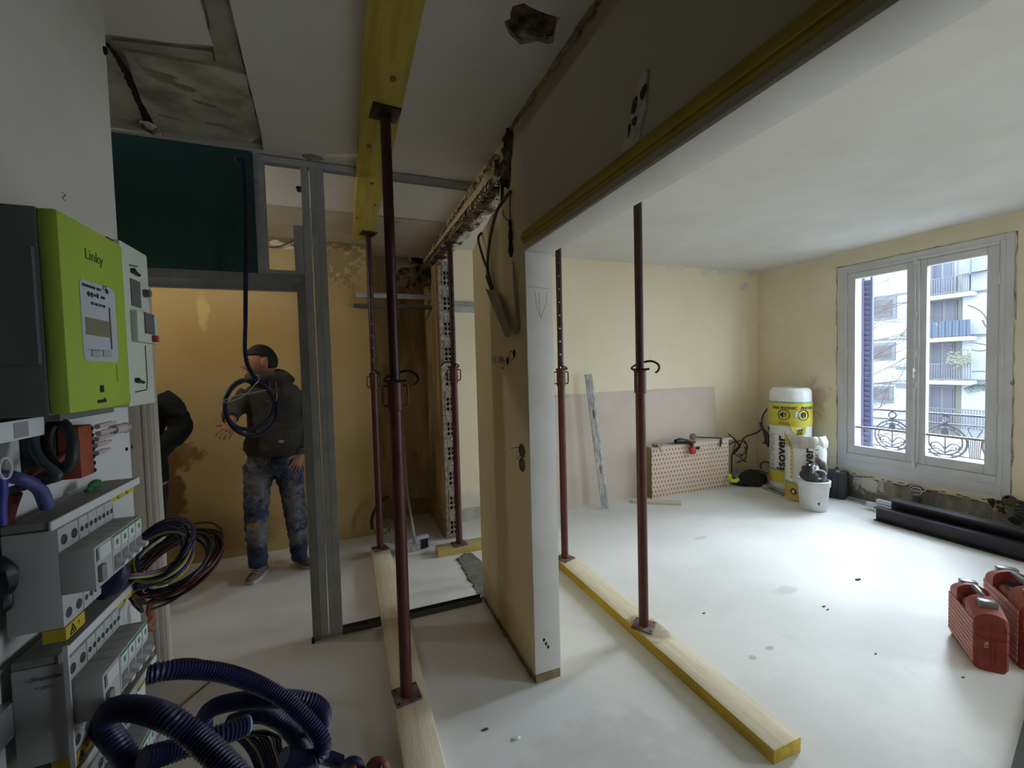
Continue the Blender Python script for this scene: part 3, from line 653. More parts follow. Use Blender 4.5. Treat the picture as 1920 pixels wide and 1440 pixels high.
k.box((-1.035, 2.685, 0), (-.958, 2.70, 2.06), bev=.003); k.box((-.962, 2.68, 0), (-.945, 2.70, 2.06), bev=.003); k.box((-.945, 2.688, 0), (-.925, 2.78, 2.06), bev=.003); k.box((-.932, 2.70, 0), (-.918, 2.74, 2.06), bev=.003)
k.build('jamb', m_jamb, d1)
# hanging conduit with its coil
cond = thing('hanging_conduit', 'dark blue conduit hanging in a coil from the green board', 'conduit', tuple(YP(448, 298, 2.67)))
m_cblue = mat('dark_blue_conduit', (22, 24, 58), .5)
m_cw = mat('white_pull_wire', (176, 170, 158), .5)
path = [YP(446, 298, 2.69)] + [YP(x, y, 2.60) for x, y in ((456, 306), (461, 360), (462, 440), (461, 520), (460, 600), (459, 650), (463, 680), (474, 702), (487, 720))]
ccx, ccz = 466, 762
loop = []
for i in range(64):
    a = math.radians(70) - i * math.radians(12.4)
    rr = 49 + 2.2 * math.sin(i * .23) - 5 * min(1, max(0, (i - 26) / 12))
    loop.append(YP(ccx + rr * math.cos(a) + 3 * math.sin(i * .11), ccz - (rr * 1.1 - 8 * math.exp(-((i - 36) / 9) ** 2)) * math.sin(a), 2.60 - .022 * math.sin(i * .21) - .012 * i / 29))
k = MB(); corrugated(k, path, .0115, .007, 10); k.build('conduit', m_cblue, cond)
k = MB(); corrugated(k, loop[4:], .0115, .007, 10); k.build('conduit_coil', m_cblue, cond)
for pts in ([(410, 757), (432, 745), (450, 740), (472, 737), (490, 733), (505, 731), (505, 736)], [(410, 757), (440, 750), (462, 738), (477, 722), (482, 715)], [(478, 702), (485, 706), (484, 716), (476, 723)], [(499, 751), (508, 754), (516, 752), (519, 746), (519, 737)]):
    k = MB(); k.tube(spline([YP(x, y, 2.565) for x, y in pts], 6), .0022, 6); k.build('pull_wire', m_cw, cond)
# wires in the room behind the frame
lw = thing('lamp_wiring', 'loose ceiling lamp wires with connector seen through the small frame opening', 'wiring', tuple(YP(562, 350, 3.1)))
k = MB()
for dx in (-3, 0, 3, 5): k.tube(spline([YP(568 + dx * .5, 325, 3.1), YP(562 + dx, 340, 3.1), YP(560 + dx * 1.6, 355, 3.1)], 5), .003, 6)
k.tube([ZP(566, 318, 2.77), YP(566, 328, 3.1)], .006, 8); k.box(tuple(YP(557, 356, 3.1) + V((0, -.01, -.01))), tuple(YP(566, 350, 3.1) + V((0, .01, .012)))); k.build('wires', m_black, lw)
k = MB(); k.tube(spline([YP(x, y, 4.2) for x, y in ((500, 463), (520, 463), (540, 456), (555, 446), (568, 428), (572, 418))], 6), .006, 6); k.build('cable', mat('grey_cable', (70, 68, 70), .5), lw)
k = MB(); k.tube(spline([YP(x, y, 3.4) for x, y in ((610, 361), (640, 361), (662, 357), (670, 352), (660, 346), (640, 342))], 6), .0025, 6); k.build('thin_wire', mat('dull_wire', (100, 88, 64), .6), lw)
hk = tag(None or link('ceiling_hook', (lambda k: (k.box(tuple(ZP(751, 416, 2.754) + V((-.02, -.02, -.04))), tuple(ZP(751, 416, 2.754) + V((.02, .02, 0)))), k.mesh('ceiling_hook', m_galv))[1])(MB())), 'small metal ceiling bracket right of the yellow beam end', 'bracket')

# added unseen bulb that brightens the far room from behind the green board
bulb = thing('added_bulb', 'added unseen bulb brightening the far room from behind the green board', 'helper lamp', (-1.4, 3.2, 2.42))
k = MB(); k.tube([(-1.4, 3.2, H), (-1.4, 3.2, 2.52)], .004, 6); k.build('flex', m_black, bulb)
k = MB(); k.lathe([(.012, 0), (.019, .01), (.019, .05), (.008, .06)], (-1.4, 3.2, 2.47), 14); k.build('socket', m_black, bulb)
m_bulb = mat('bulb_glow', (255, 240, 210), .4); m_bulb.node_tree.nodes['Principled BSDF'].inputs['Emission Color'].default_value = (1, .95, .88, 1); m_bulb.node_tree.nodes['Principled BSDF'].inputs['Emission Strength'].default_value = 150
k = MB(); k.lathe([(.012, .06), (.022, .045), (.032, .015), (.03, -.01), (.018, -.026), (.001, -.03)], (-1.4, 3.2, 2.42), 16); k.build('glass', m_bulb, bulb)
# cables and trunking on the partition end
cb = thing('wall_cable', 'grey cable pair hanging from the broken wall edge into a trunking lid', 'cable', tuple(XP(925, 530, .80)))
m_cg = mat('grey_cable_sheath', (66, 66, 64), .55)
k = MB(); k.tube(spline([XP(x, y, d) for x, y, d in ((958, 358, .82), (945, 375, .80), (931, 398, .785), (920, 440, .78), (915, 480, .79), (914, 505, .80), (916, 530, .80))], 7), .0085, 10); k.build('cable', m_cg, cb)
k = MB(); k.tube(spline([XP(x, y, d) for x, y, d in ((903, 436, .82), (897, 445, .80), (899, 460, .79), (908, 490, .80), (914, 505, .80), (921, 535, .80))], 7), .0075, 10); k.tube([XP(914, 518, .80), XP(922, 541, .80)], .014, 10); k.build('cable', m_cg, cb)
k = MB(); k.tube(spline([XP(958, 358, .82), XP(956, 385, .81), XP(957, 410, .815)], 6), .003, 6); k.tube(spline([XP(943, 395, .82), XP(945, 405, .81), XP(953, 414, .815)], 6), .0025, 6)
k.tube(spline([XP(956, 412, .815), XP(957, 430, .81), XP(957, 460, .812), XP(958, 482, .82)], 4), [.006, .009, .011, .008, .009, .012, .013, .009, .01, .013, .014, .01, .006], 8); k.build('taped_wires', m_black, cb)
k = MB(); a, b, c_, d_ = XP(911, 541, .80), XP(929, 549, .80), XP(959, 622, .79), XP(949, 632, .79)
k.prism([a, b, XP(935, 552, .80), c_, XP(957, 631, .79), d_], (-.004, 0, 0)); k.build('trunking_lid', mat('grey_trunking', (128, 128, 122), .6), cb)
k = MB(); k.prism([XP(962, 490, .815), XP(964, 490, .815), XP(973, 622, .815), XP(968, 628, .815)], (-.003, 0, 0)); k.build('thin_grey_strip', mat('grey_trunking', (0, 0, 0)), cb)  # thin flat grey strip hanging beside the lid

# ------------------------------------------------------------------ electrical panel
PX = -.335
m_pw = mat('panel_white', (188, 188, 187), .5); m_mod = mat('module_grey_white', (166, 166, 163), .5); m_modside = mat('module_side', (118, 117, 110), .6)
bp = tag(box1('panel_backplate', (PX - .006, .43, .55), (PX - .001, .888, 1.735), m_pw, bev=.002), 'white backplate carrying the meter and the breaker rows on the left wall', 'panel')
box1('edge_frame', (-.381, .43, .55), (PX - .004, .46, 1.73), m_pw, bp); box1('edge_frame', (-.381, .86, .55), (PX - .004, .882, 1.73), m_pw, bp)
k = MB()
for x, y in ((238, 842), (247, 838)): k.lathe([(.003, 0), (.0028, .0006)], XP(x, y, PX + .0002), 8, ax=(1, 0, 0))
k.build('screw_hole', m_dark, bp)
for z in (1.366, 1.226, 1.086): box1('din_rail', (PX, .47, z - .0175), (PX + .008, .80, z + .0175), m_galv_b, bp)
MF = lambda p, s=1: MX(p, (0, 1, 0), (0, 0, 1))
met = thing('electricity_meter', 'lime green electricity meter with a small display on the left wall', 'meter', (-.30, .635, 1.535))
m_lime = mat('lime_green_plastic', (152, 172, 62), .45); m_mgrey = mat('meter_grey_plastic', (92, 92, 90), .6)
k = MB(); k.box((PX, .565, 1.533), (-.276, .70, 1.741), bev=.003); k.box((PX, .56, 1.585), (-.279, .5652, 1.70)); k.build('base', m_mgrey, met)
k = MB(); k.box((-.278, .5655, 1.534), (-.26, .7005, 1.7405), bev=.0045); k.build('cover', m_lime, met)
yz = lambda x, y, X=-.26: XP(x, y, X)
def rrect(mb, y0, y1, z0, z1, r, x0, x1):
    pts = []
    for cy, cz, a0 in ((y1 - r, z1 - r, 0), (y0 + r, z1 - r, 90), (y0 + r, z0 + r, 180), (y1 - r, z0 + r, 270)):
        for i in range(6): a = math.radians(a0 + i * 18); pts.append((x0, cy + r * math.cos(a), cz + r * math.sin(a)))
    mb.prism(pts, (x1 - x0, 0, 0))
la, lb = yz(147, 524), yz(221, 679)
k = MB(); rrect(k, la.y, lb.y + .001, lb.z, la.z + .002, .007, -.2605, -.2594); lab = k.build('label_plate', mat('meter_label', (168, 170, 176), .5), met)
a, b = yz(158, 594), yz(206, 632)
k = MB(); k.box((-.2596, a.y, b.z - .001), (-.2590, b.y, a.z)); k.build('display', mat('lcd', (108, 108, 84), .3), lab)
k = MB(); k.box((-.2596, b.y - .0005, yz(207, 655).z), (-.2588, b.y + .002, yz(206, 578).z)); k.box((-.2596, a.y, yz(160, 655).z), (-.2591, b.y, yz(160, 654).z)); k.build('display_frame', mat('label_dark_grey', (70, 70, 76), .5), lab)  # dark grey edge strips beside and below the display
for x0, x1 in ((169, 186), (191, 207)):
    a, b = yz(x0, 656), yz(x1, 670); k = MB(); k.box((-.2596, a.y, b.z), (-.2582, b.y, a.z), bev=.0006); k.build('button', mat('button_grey', (150, 150, 152), .5), lab)
m_ink = mat('dark_ink', (30, 30, 34), .6); m_inkg = mat('meter_green_ink', (70, 92, 22), .6)
text('Linky', .0165, MF(yz(176, 483, -.2599)), m_inkg, met, sx=1.1)
for s, px, py, sz in (('MONOPHASE 230 V', 172, 539, .0044), ('CE', 196, 541, .008), ('60 A   50 Hz   3200', 180, 555, .0046), ('021 876 543 210', 184, 572, .0044)):
    text(s, sz, MF(yz(px, py, -.2593)), m_ink, lab)
k = MB()
for x, y in ((166, 551), (172, 553), (183, 555)): q = yz(x, y, -.2593); k.box((q.x, q.y - .0015, q.z - .0028), (q.x + .0004, q.y + .0015, q.z + .0028))
q = yz(200, 547, -.2593); k.box((q.x, q.y - .003, q.z - .0025), (q.x + .0004, q.y + .003, q.z + .0025)); k.build('symbol', m_ink, lab)
k = MB(); q = yz(191, 729, -.2599); k.box((q.x - .0005, q.y - .004, q.z - .004), (q.x + .0004, q.y - .0008, q.z + .004)); k.box((q.x - .0005, q.y + .0002, q.z - .004), (q.x + .0004, q.y + .004, q.z + .004)); q = yz(219, 700, -.2599); k.box((q.x - .0005, q.y, q.z - .011), (q.x + .0002, q.y + .0006, q.z + .011)); k.build('port_mark', m_ink, met)['kind'] = 'stuff'
text('enedis', .0075, MF(yz(191, 751, -.2599)), m_ink, met, bold=.0002, shear=.2)
brk = thing('main_breaker', 'cream main breaker with a red button right of the green meter', 'breaker', (-.30, .76, 1.53))
m_br = mat('cream_grey_plastic', (178, 182, 166), .5); bx = -.268
k = MB(); k.box((PX, .715, 1.530), (bx, .80, 1.752), bev=.004); k.build('body', m_br, brk)
k = MB(); a, b = XP(243, 578, bx), XP(282, 645, bx); k.box((bx - .002, a.y, b.z), (bx + .008, .80, a.z - .002), bev=.002); k.build('toggle_block', m_br, brk)
m_brd = mat('breaker_dark_label', (84, 84, 82), .6)
for p0, p1, dx in (((243, 521), (264, 578), .001), ((256, 585), (276, 628), .0095)):
    a, b = XP(p0[0], p0[1], bx), XP(p1[0], p1[1], bx); k = MB(); k.box((bx - .001, a.y, b.z), (bx + dx, b.y, a.z)); k.build('rating_label', m_brd, brk)
for px in ((250, 512), (258, 716)):
    q = XP(px[0], px[1], bx); k = MB(); k.tube([q + V((.003, -.006, .002)), q + V((.003, .010, -.001))], .0022, 8); k.ell(q + V((.003, -.006, .002)), (.003, .004, .004), 8, 6); k.build('cover_screw', m_black, brk)
k = MB()
for p0, p1 in (((242, 497), (258, 500)), ((254, 735), (274, 731)), ((272, 648), (276, 712)), ((276, 712), (275, 730))): k.tube([XP(*p0, bx + .0003), XP(*p1, bx + .0003)], .0009, 5)
k.build('moulding_line', mat('breaker_line', (66, 66, 58), .7), brk)['kind'] = 'stuff'
q = XP(288, 636, -.262); k = MB(); k.box((bx, q.y - .012, q.z - .005), (q.x + .008, q.y - .003, q.z + .005), bev=.001); k.build('red_button', mat('red_button', (150, 52, 26), .5), brk)
k = MB(); k.lathe([(.006, 0), (.005, .008)], XP(270, 550, bx), 12, ax=(1, 0, 0)); k.build('knob', m_brd, brk)
k = MB(); q = XP(215, 452, -.30); k.box((PX, .70, 1.7425), (-.275, .73, 1.75)); k.build('dark_gap_cover', m_black, brk)
box1('terminal_cover', (PX, .60, 1.525), (-.285, .715, 1.533), m_mgrey, met)
pp = tag(box1('label_strip', (-.30, .40, 1.512), (-.298, .60, 1.531), mat('paper_strip', (200, 202, 204), .7)), 'white paper label strip under the green meter', 'label')
k = MB(); k.box((-.2978, .555, 1.514), (-.2976, .575, 1.529)); k.box((-.2978, .41, 1.513), (-.2976, .455, 1.518)); k.build('printed_block', mat('print_grey', (140, 140, 146), .7), pp)['kind'] = 'stuff'
k = MB()
for i in range(10): k.box((-.2978, .47 + i * .007, 1.516), (-.2977, .4705 + i * .007, 1.526))
k.build('ruled_line', mat('print_grey', (0, 0, 0)), pp)
# orange terminal block
tb = thing('terminal_block', 'orange screw terminal block below the green meter', 'terminal', (-.29, .64, 1.43))
m_or = mat('orange_plastic', (132, 62, 40), .5)
a, b = XP(148, 800, -.285), XP(181, 890, -.285)
k = MB(); k.box((-.306, a.y, b.z + .002), (-.285, b.y, a.z), bev=.003); k.build('body', m_or, tb)
k = MB(); k.box((PX, a.y - .002, b.z), (-.306, b.y - .002, a.z + .002), bev=.003); k.build('black_rear', m_black, tb)
k = MB()
for i in range(7): q = XP(173 + i * .9, 803 + i * 13, -.2848); k.lathe([(.0026, 0), (.0022, .0006)], q, 8, ax=(1, 0, 0))
k.build('screw_hole', m_dark, tb)
m_clear = mat('clear_plastic', (176, 160, 158), .3)
for x, y, L in ((190, 800, .03), (192, 813, .028), (188, 824, .025), (186, 836, .022), (188, 850, .016)):
    q = XP(x - 8, y, -.30); k = MB(); k.tube([q, q + V((.002, L, .001))], .0035, 8); k.tube([q + V((.002, L - .004, 0)), q + V((.002, L + .012, .001))], .0022, 8); k.build('connector_pin', m_clear, tb)
k = MB(); q = XP(212, 806, -.30); k.tube([q, q + V((.004, .022, .0))], .0068, 12); k.tube([q + V((.004, .022, 0)), q + V((.0045, .0245, .0))], .0075, 12); k.build('hex_cap', m_clear, tb)
k = MB(); q = XP(178, 908, -.31); k.ell(q, (.006, .012, .006), 10, 8); k.tube([q, q + V((0, -.02, -.004))], .003, 6); k.build('earth_clip', mat('green_plastic', (44, 96, 50), .5), tb)
# thick supply cables
def cable(name, label, pts, r, m, n=16):
    k = MB(); k.tube(spline([DP(*q) for q in pts], 8), r, n); return tag(k.build(name, m), label, 'cable')
m_cblk = mat('black_cable', (38, 40, 44), .5); m_cred = mat('red_cable', (96, 42, 34), .5); m_cblu = mat('blue_cable', (66, 70, 116), .5); m_cgrn = mat('slate_cable', (58, 70, 78), .5)
cable('supply_cable', 'black supply cable looping down beside the orange terminal block', [(80, 786, .455), (66, 812, .45), (66, 842, .445), (80, 866, .44), (100, 882, .44), (108, 892, .44), (94, 900, .44), (60, 908, .44), (20, 920, .435), (-30, 940, .43)], .0042, m_cgrn)
cable('supply_cable', 'black supply cable curling into the back of the orange terminal block', [(104, 788, .465), (90, 808, .46), (86, 838, .455), (98, 868, .45), (118, 880, .45), (134, 862, .45), (136, 826, .455), (124, 800, .46), (114, 790, .47)], .0052, m_cblk)
cable('supply_cable', 'red supply cable rising from the lower left to the terminal block', [(128, 850, .475), (100, 866, .465), (60, 885, .455), (35, 905, .47), (20, 940, .46), (12, 985, .45), (0, 1010, .44)], .0046, m_cred)
cable('supply_cable', 'pale blue supply cable arching into the upper breaker row', [(-20, 890, .42), (5, 893, .42), (30, 896, .42), (58, 906, .43), (76, 920, .44), (88, 950, .45)], .0060, m_cblu)
cable('earth_cable', 'dull red cable at the far left edge beside the breaker row', [(30, 925, .44), (18, 960, .44), (8, 1005, .44)], .0050, m_cred)
cable('blue_wire', 'bright blue wire at the left edge above the upper breaker row', [(2, 888, .40), (4, 920, .40), (2, 950, .40), (4, 985, .40)], .004, mat('bright_blue', (46, 52, 130), .5))
k = MB(); q = XP(10, 878, -.30); k.tube([q + V((0, .008 * math.cos(i * .4), .01 * math.sin(i * .4))) for i in range(16)], .0012, 6, closed=True); tag(k.build('cable_ring', m_pw), 'white plastic ring at the left edge near the blue cable', 'ring')

NX, SX = -.255, -.283
def breaker(y0, w, zr, label, group, big=False, row='a'):
    z = zr + .006
    t = thing('differential_switch' if big else 'circuit_breaker', label, 'switch' if big else 'breaker', (PX, y0, z - .045), group)
    g = .0004
    k = MB(); k.box((PX + .008, y0 + g, zr - .052), (SX, y0 + w - g, zr + .052), bev=.0012); k.box((SX - .002, y0 + g, z - .024), (NX, y0 + w - g, z + .022), bev=.0012); k.build('body', m_mod, t)
    n = 2
    for i in range(n):
        yy = y0 + w * (i + .5) / n; rr = .0055 if big else .0032
        for zz in ((zr + .039), (zr - .040)):
            k = MB(); k.lathe([(rr, 0), (rr * .9, .0003), (rr * .85, -.004), (.0001, -.004)], (SX + .0003, yy, zz), 12, ax=(1, 0, 0)); k.build('screw_hole', mat('screw_grey', (70, 70, 74), .5, .3), t)
    k = MB(); k.box((NX - .001, y0 + w * .1, z + .004), (NX + .0006, y0 + w * .9, z + .019)); k.build('front_label', m_pw, t)
    if big:
        k = MB(); k.box((NX - .001, y0 + w * .12, z - .018), (NX + .004, y0 + w * .4, z + .0), bev=.001); k.build('toggle', mat('toggle_grey', (120, 120, 124), .5), t)
        k = MB(); k.box((NX - .001, y0 + w * .1, z + .006), (NX + .001, y0 + w * .22, z + .019)); k.build('test_button', mat('toggle_grey', (0, 0, 0)), t)
    else:
        k = MB(); k.box((NX - .001, y0 + w * .4, z + .008), (NX + .0009, y0 + w * .66, z + .014)); k.build('green_mark', mat('green_print', (46, 128, 84), .6), t)
        k = MB(); k.box((NX - .001, y0 + w * .08, z + .0185), (NX + .0009, y0 + w * .92, z + .0205)); k.build('green_line', mat('green_print', (0, 0, 0)), t)
        k = MB(); k.box((NX - .004, y0 + w * .1, z - .0205), (NX + .0004, y0 + w * .9, z - .003)); k.build('toggle_recess', mat('recess_grey', (104, 102, 104), .6), t)
        k = MB(); k.prism([(NX - .003, y0 + w * .25, z - .018), (NX + .008, y0 + w * .25, z - .016), (NX + .0085, y0 + w * .25, z - .012), (NX - .003, y0 + w * .25, z - .008)], (0, w * .5, 0)); k.build('toggle', m_pw, t)
    return t
rows = (('upper', 1.362), ('middle', 1.222), ('lower', 1.082))
ordn = ('first', 'second', 'third', 'fourth')
m_yel = mat('warning_yellow', (176, 156, 40), .6)
for nm, z in rows:
    y = .579 if nm != 'lower' else .60
    breaker(y, .037, z, 'wide two-pole differential switch at the near end of the %s breaker row' % nm, None, True)
    for i in range(4):
        breaker(y + .0375 + i * .0187, .0187, z, '%s narrow circuit breaker after the wide switch in the %s row' % (ordn[i], nm), '%s row of circuit breakers' % nm)
    c = thing('busbar_comb', 'white busbar comb cover along the top of the %s breaker row' % nm, 'busbar', (-.30, y + .09, z + .056))
    k = MB(); k.box((PX + .01, y - .002, z + .054), (-.288, y + .195, z + .062), bev=.0008); k.build('top_cover', m_modside, c)
    k = MB(); k.box((-.2885, y - .003, z + .052), (-.286, y + .2, z + .062), bev=.0006); k.build('front_edge', m_pw, c)
    k = MB()
    for i in range(3): k.box((-.292, y + .115 + i * .024, z + .046), (-.2865, y + .134 + i * .024, z + .052), bev=.001)
    k.build('yellow_tooth', m_yel, c)
    w_ = thing('warning_tag', 'yellow triangle warning tag under the wide switch of the %s row' % nm, 'tag', (SX, y + .012, z - .06))
    k = MB(); k.box((SX - .018, y + .001, z - .066), (SX + .0005, y + .036, z - .0525)); k.build('plate', m_yel, w_)
    k = MB(); q0 = [V((SX + .0008, y + .008 + dy, z - .064 + dz)) for dy, dz in ((0, 0), (.010, 0), (.005, .0095))]
    for i in range(3): k.tube([q0[i], q0[(i + 1) % 3]], .0005, 5)
    k.box((SX + .0004, y + .0127, z - .0625), (SX + .0012, y + .0133, z - .0585)); k.build('triangle', m_ink, w_)
    text('!', .006, MF((SX + .0007, y + .024, z - .059)), m_ink, w_)
k = MB(); k.box((SX - .001, .5755, 1.16), (SX + .003, .578, 1.292)); tag(k.build('row_end_plate', m_pw), 'thin white end plate standing at the near side of the middle breaker row', 'plate')
cd = thing('side_print', 'grey printed rating text on the near side of the middle row switch', 'label', (-.31, .578, 1.25)); 
text('Schneider', .0065, MX((-.30, .5783, 1.262), (1, 0, 0), (0, 0, 1)), mat('print_dark', (112, 110, 104), .7), cd, shear=.2)
text('C 40', .0045, MX((-.30, .5783, 1.252), (1, 0, 0), (0, 0, 1)), mat('print_dark', (0, 0, 0)), cd)
# slotted duct left of the rows
dct = thing('wiring_duct', 'white ribbed wiring duct at the lower left edge', 'duct', (-.33, .50, 1.2))
k = MB(); k.box((PX, .505, .95), (-.315, .522, 1.31)); k.build('channel', m_pw, dct)
k = MB()
for i in range(44): k.box((-.3155, .504, .955 + i * .008), (-.313, .523, .959 + i * .008))
k.build('ribs', m_pw, dct)['kind'] = 'stuff'
k = MB()
for x, y, s in ((4, 1080, .014), (3, 1120, .01)): k.ell(DP(x, y, .43), (s, s, s * 1.6), 10, 8)
k.jitter(.004, 60); tag(k.build('cable_gland', m_black), 'black cable gland at the left edge beside the upper breaker row', 'gland')
rc = thing('copper_clip', 'orange brown cable clip hanging below the coloured wire loops', 'clip', tuple(XP(280, 1150, -.30)))
k = MB(); k.tube(spline([XP(x, y, -.305) for x, y in ((283, 1125), (281, 1145), (284, 1160), (277, 1172), (284, 1180))], 5), .005, 8); k.jitter(.002, 90); k.build('strip', mat('copper_brown', (128, 66, 40), .5), rc)
k = MB(); k.tube(spline([XP(x, y, -.31) for x, y in ((258, 1128), (263, 1132), (270, 1126))], 5), .004, 8); k.build('strip', mat('copper_brown', (0, 0, 0)), rc)

# coloured wire loops out of the upper row
wl_ = thing('wire_loops', 'loops of red, blue, green and black wires hanging from the breaker rows', 'wires', tuple(XP(262, 1090, -.27)))
wc = [mat('wire_green', (62, 92, 44), .45), mat('wire_red', (98, 34, 40), .45), mat('wire_blue', (40, 40, 92), .45), mat('wire_black', (24, 24, 28), .45), mat('wire_yellowgreen', (142, 132, 40), .45), mat('wire_brown', (66, 38, 28), .45)]
random.seed(21)
for i in range(30):
    g = i % 2
    cx, cy, a, b, th = ((302, 1044, 76, 42, 38), (330, 1060, 94, 46, 36))[g]
    cx += random.uniform(-14, 10); cy += random.uniform(-8, 8); a += random.uniform(-22, 8); b += random.uniform(-12, 6); th = math.radians(th + random.uniform(-9, 9)); d0 = .64 + .05 * g + random.uniform(-.015, .015)
    pts = []
    a0 = math.radians(200 if g else 185); 
    for j in range(40):
        t = a0 - math.radians(9.3) * j
        u, w = a * math.cos(t), b * math.sin(t)
        x = cx + u * math.cos(th) - w * math.sin(th); y = cy - (u * math.sin(th) + w * math.cos(th))
        pts.append((x, y, d0 + .05 * math.sin(t * 1.0 + .6)))
    s = (235 + random.uniform(-4, 10), 1078 + random.uniform(-6, 40), .60)
    P_ = [DP(*s)] + [DP(*q) for q in pts] 
    k = MB(); k.tube(spline(P_[:2] + P_[2::3], 5), .0019, 7); k.build('wire', wc[(0, 3, 2, 3, 4, 5, 3, 1, 2, 3)[i % 10]], wl_)
for c_, off in ((wc[1], 0), (wc[4], 6), (wc[2], 3)):
    k = MB(); k.tube(spline([DP(x, y + off, d) for x, y, d in ((222, 1078, .55), (250, 1077, .56), (285, 1073, .58), (312, 1063, .60), (340, 1043, .62), (358, 1017, .64), (364, 992, .66), (352, 978, .68), (330, 977, .70), (300, 984, .71), (270, 1010, .71))], 6), .002, 7); k.build('wire', c_, wl_)
bs = tag(None or link('blue_sleeve', (lambda k: (k.tube(spline([DP(x, y, .53) for x, y in ((190, 1112), (205, 1096), (222, 1078), (228, 1060), (236, 1046))], 5), [.011, .012, .013, .014, .015, .016, .016, .015, .014, .013, .012, .011, .01, .009, .008, .006, .005, .004, .003, .003, .002], 10), k.mesh('blue_sleeve', mat('blue_tape', (26, 26, 56), .5)))[1])(MB())), 'blue tape wrapped round the wires under the upper breaker row', 'tape')

# big blue corrugated conduits in the lower left corner
m_cor = mat('blue_corrugated', (36, 38, 76), .42)
def conduit(label, pts, r, open_end=False):
    t = thing('corrugated_conduit', label, 'conduit', tuple(DP(*pts[0])))
    k = MB(); corrugated(k, [DP(*q) for q in pts], r, .0042, 12); k.build('sleeve', m_cor, t)
    if open_end:
        e = DP(*pts[-1]); e2 = DP(*pts[-2]); d = (e - e2).normalized()
        k = MB(); k.lathe([(r * .8, -.002), (r * .95, .0), (r * .8, .003), (r * .55, .003), (r * .5, -.01)], e, 14, ax=d); k.build('cut_end', mat('pale_blue_end', (110, 140, 170), .5), t)
    return t
conduit('blue conduit leaving the middle breaker row to the right', [(276, 1266, .55), (310, 1258, .56), (354, 1255, .58), (419, 1262, .61), (484, 1284, .64), (535, 1313, .645), (575, 1350, .64), (604, 1388, .635), (600, 1415, .63), (570, 1424, .62), (530, 1420, .60)], .0125)
conduit('blue conduit coil lying uppermost in the lower left corner', [(400, 1436, .72), (384, 1380, .72), (384, 1345, .72), (402, 1326, .70), (445, 1315, .69), (510, 1310, .68), (570, 1313, .68), (598, 1326, .69), (606, 1346, .70), (600, 1370, .72), (606, 1400, .74)], .0135)
conduit('blue conduit running inside the coil towards the bottom edge', [(430, 1356, .74), (484, 1340, .74), (520, 1350, .73), (545, 1372, .72), (566, 1400, .70), (578, 1430, .68), (584, 1470, .66)], .0135)
conduit('short blue conduit stub with a pale cut end', [(268, 1425, .46), (310, 1412, .48), (360, 1396, .50), (420, 1376, .52), (462, 1360, .54)], .0125, True)
conduit('thick blue conduit arching close to the lower breaker row', [(196, 1346, .47), (215, 1330, .455), (264, 1330, .45), (317, 1348, .44), (366, 1382, .44), (420, 1430, .43), (455, 1470, .42)], .0125)
conduit('thick blue conduit dropping straight down in front of the lower row', [(186, 1352, .50), (198, 1370, .485), (222, 1400, .475), (250, 1440, .47), (275, 1490, .46)], .0125)
conduit('short dark blue conduit behind the pale-ended stub', [(548, 1424, .80), (590, 1415, .80), (640, 1430, .82)], .0125)
lb_ = thing('loose_wire_bundle', 'bundle of white, blue and red wires inside the conduit coil', 'wires', tuple(DP(480, 1420, .62)))
for i in range(12):
    x0 = 400 + i * 9
    k = MB(); k.tube(spline([DP(x0 - 30, 1385 - i, .63), DP(x0 + 20, 1372 + 4 * (i % 3), .64), DP(x0 + 60 - 3 * i, 1400, .64), DP(x0 + 80 - 4 * i, 1440, .63), DP(x0 + 90 - 5 * i, 1480, .62)], 6), .0024, 7); k.build('wire', (wc[2], wc[3], wc[5], mat('wire_cream', (150, 146, 120), .45), wc[2], wc[3])[i % 6], lb_)
for x, lbl in ((658, 'dark blue conduit end with an orange wire at the bottom edge of the floor'), (706, 'reddish conduit end at the bottom edge beside the long sole timber')):
    t = thing('conduit_end', lbl, 'conduit', tuple(DP(x, 1440, .80)))
    k = MB(); k.tube(spline([DP(x - 14, 1470, .8), DP(x - 9, 1438, .8), DP(x + 3, 1431, .8), DP(x + 14, 1438, .8), DP(x + 22, 1475, .8)], 6), .011, 12); k.build('sleeve', m_cor if x < 680 else mat('red_sleeve', (112, 60, 48), .5), t)
    k = MB(); k.tube([DP(x + 4, 1436, .78), DP(x + 10, 1460, .78)], .005, 8); k.build('wire', m_or if x < 680 else m_cor, t)

# ------------------------------------------------------------------ bright room: things along the back wall
pb = MB(); a = math.atan2(.10, 1.25)
pb.prism([(2.05, 4.14, 0), (4.49, 4.14, 0), (4.49, 4.236, 1.245), (2.05, 4.236, 1.245)], (0, -.013, 0))
tag(pb.build('plasterboard_sheet', mat('plasterboard_brown', (206, 192, 180), .85, c2=(198, 184, 171), scale=2.5)), 'large brown plasterboard sheet leaning along the cream back wall', 'board')
pb = MB(); pb.prism([(2.0, 4.118, 0), (2.33, 4.118, 0), (2.33, 4.212, 1.225), (2.0, 4.212, 1.225)], (0, -.013, 0))
tag(pb.build('plasterboard_sheet', MATS['plasterboard_brown']), 'plasterboard offcut in front of the big sheet, half hidden by the white pier', 'board')
lv = thing('straightedge_level', 'long aluminium straightedge leaning on the plasterboard sheet', 'level', (2.59, 3.94, 0))
lo_, hi_ = V((2.592, 3.93, 0.003)), YP(1103, 702, 4.10)
dz = (hi_ - lo_).normalized(); dx = V((.93, -.36, 0)); dx = (dx - dz * dx.dot(dz)).normalized(); dy = dz.cross(dx); ML = Matrix((dx, dy, dz)).transposed()
L = (hi_ - lo_).length
m_alu = mat('scratched_aluminium', (206, 208, 210), .45, .25, c2=(164, 168, 172), scale=12, stretch=(3, 3, 1), lo=.42, hi=.6)
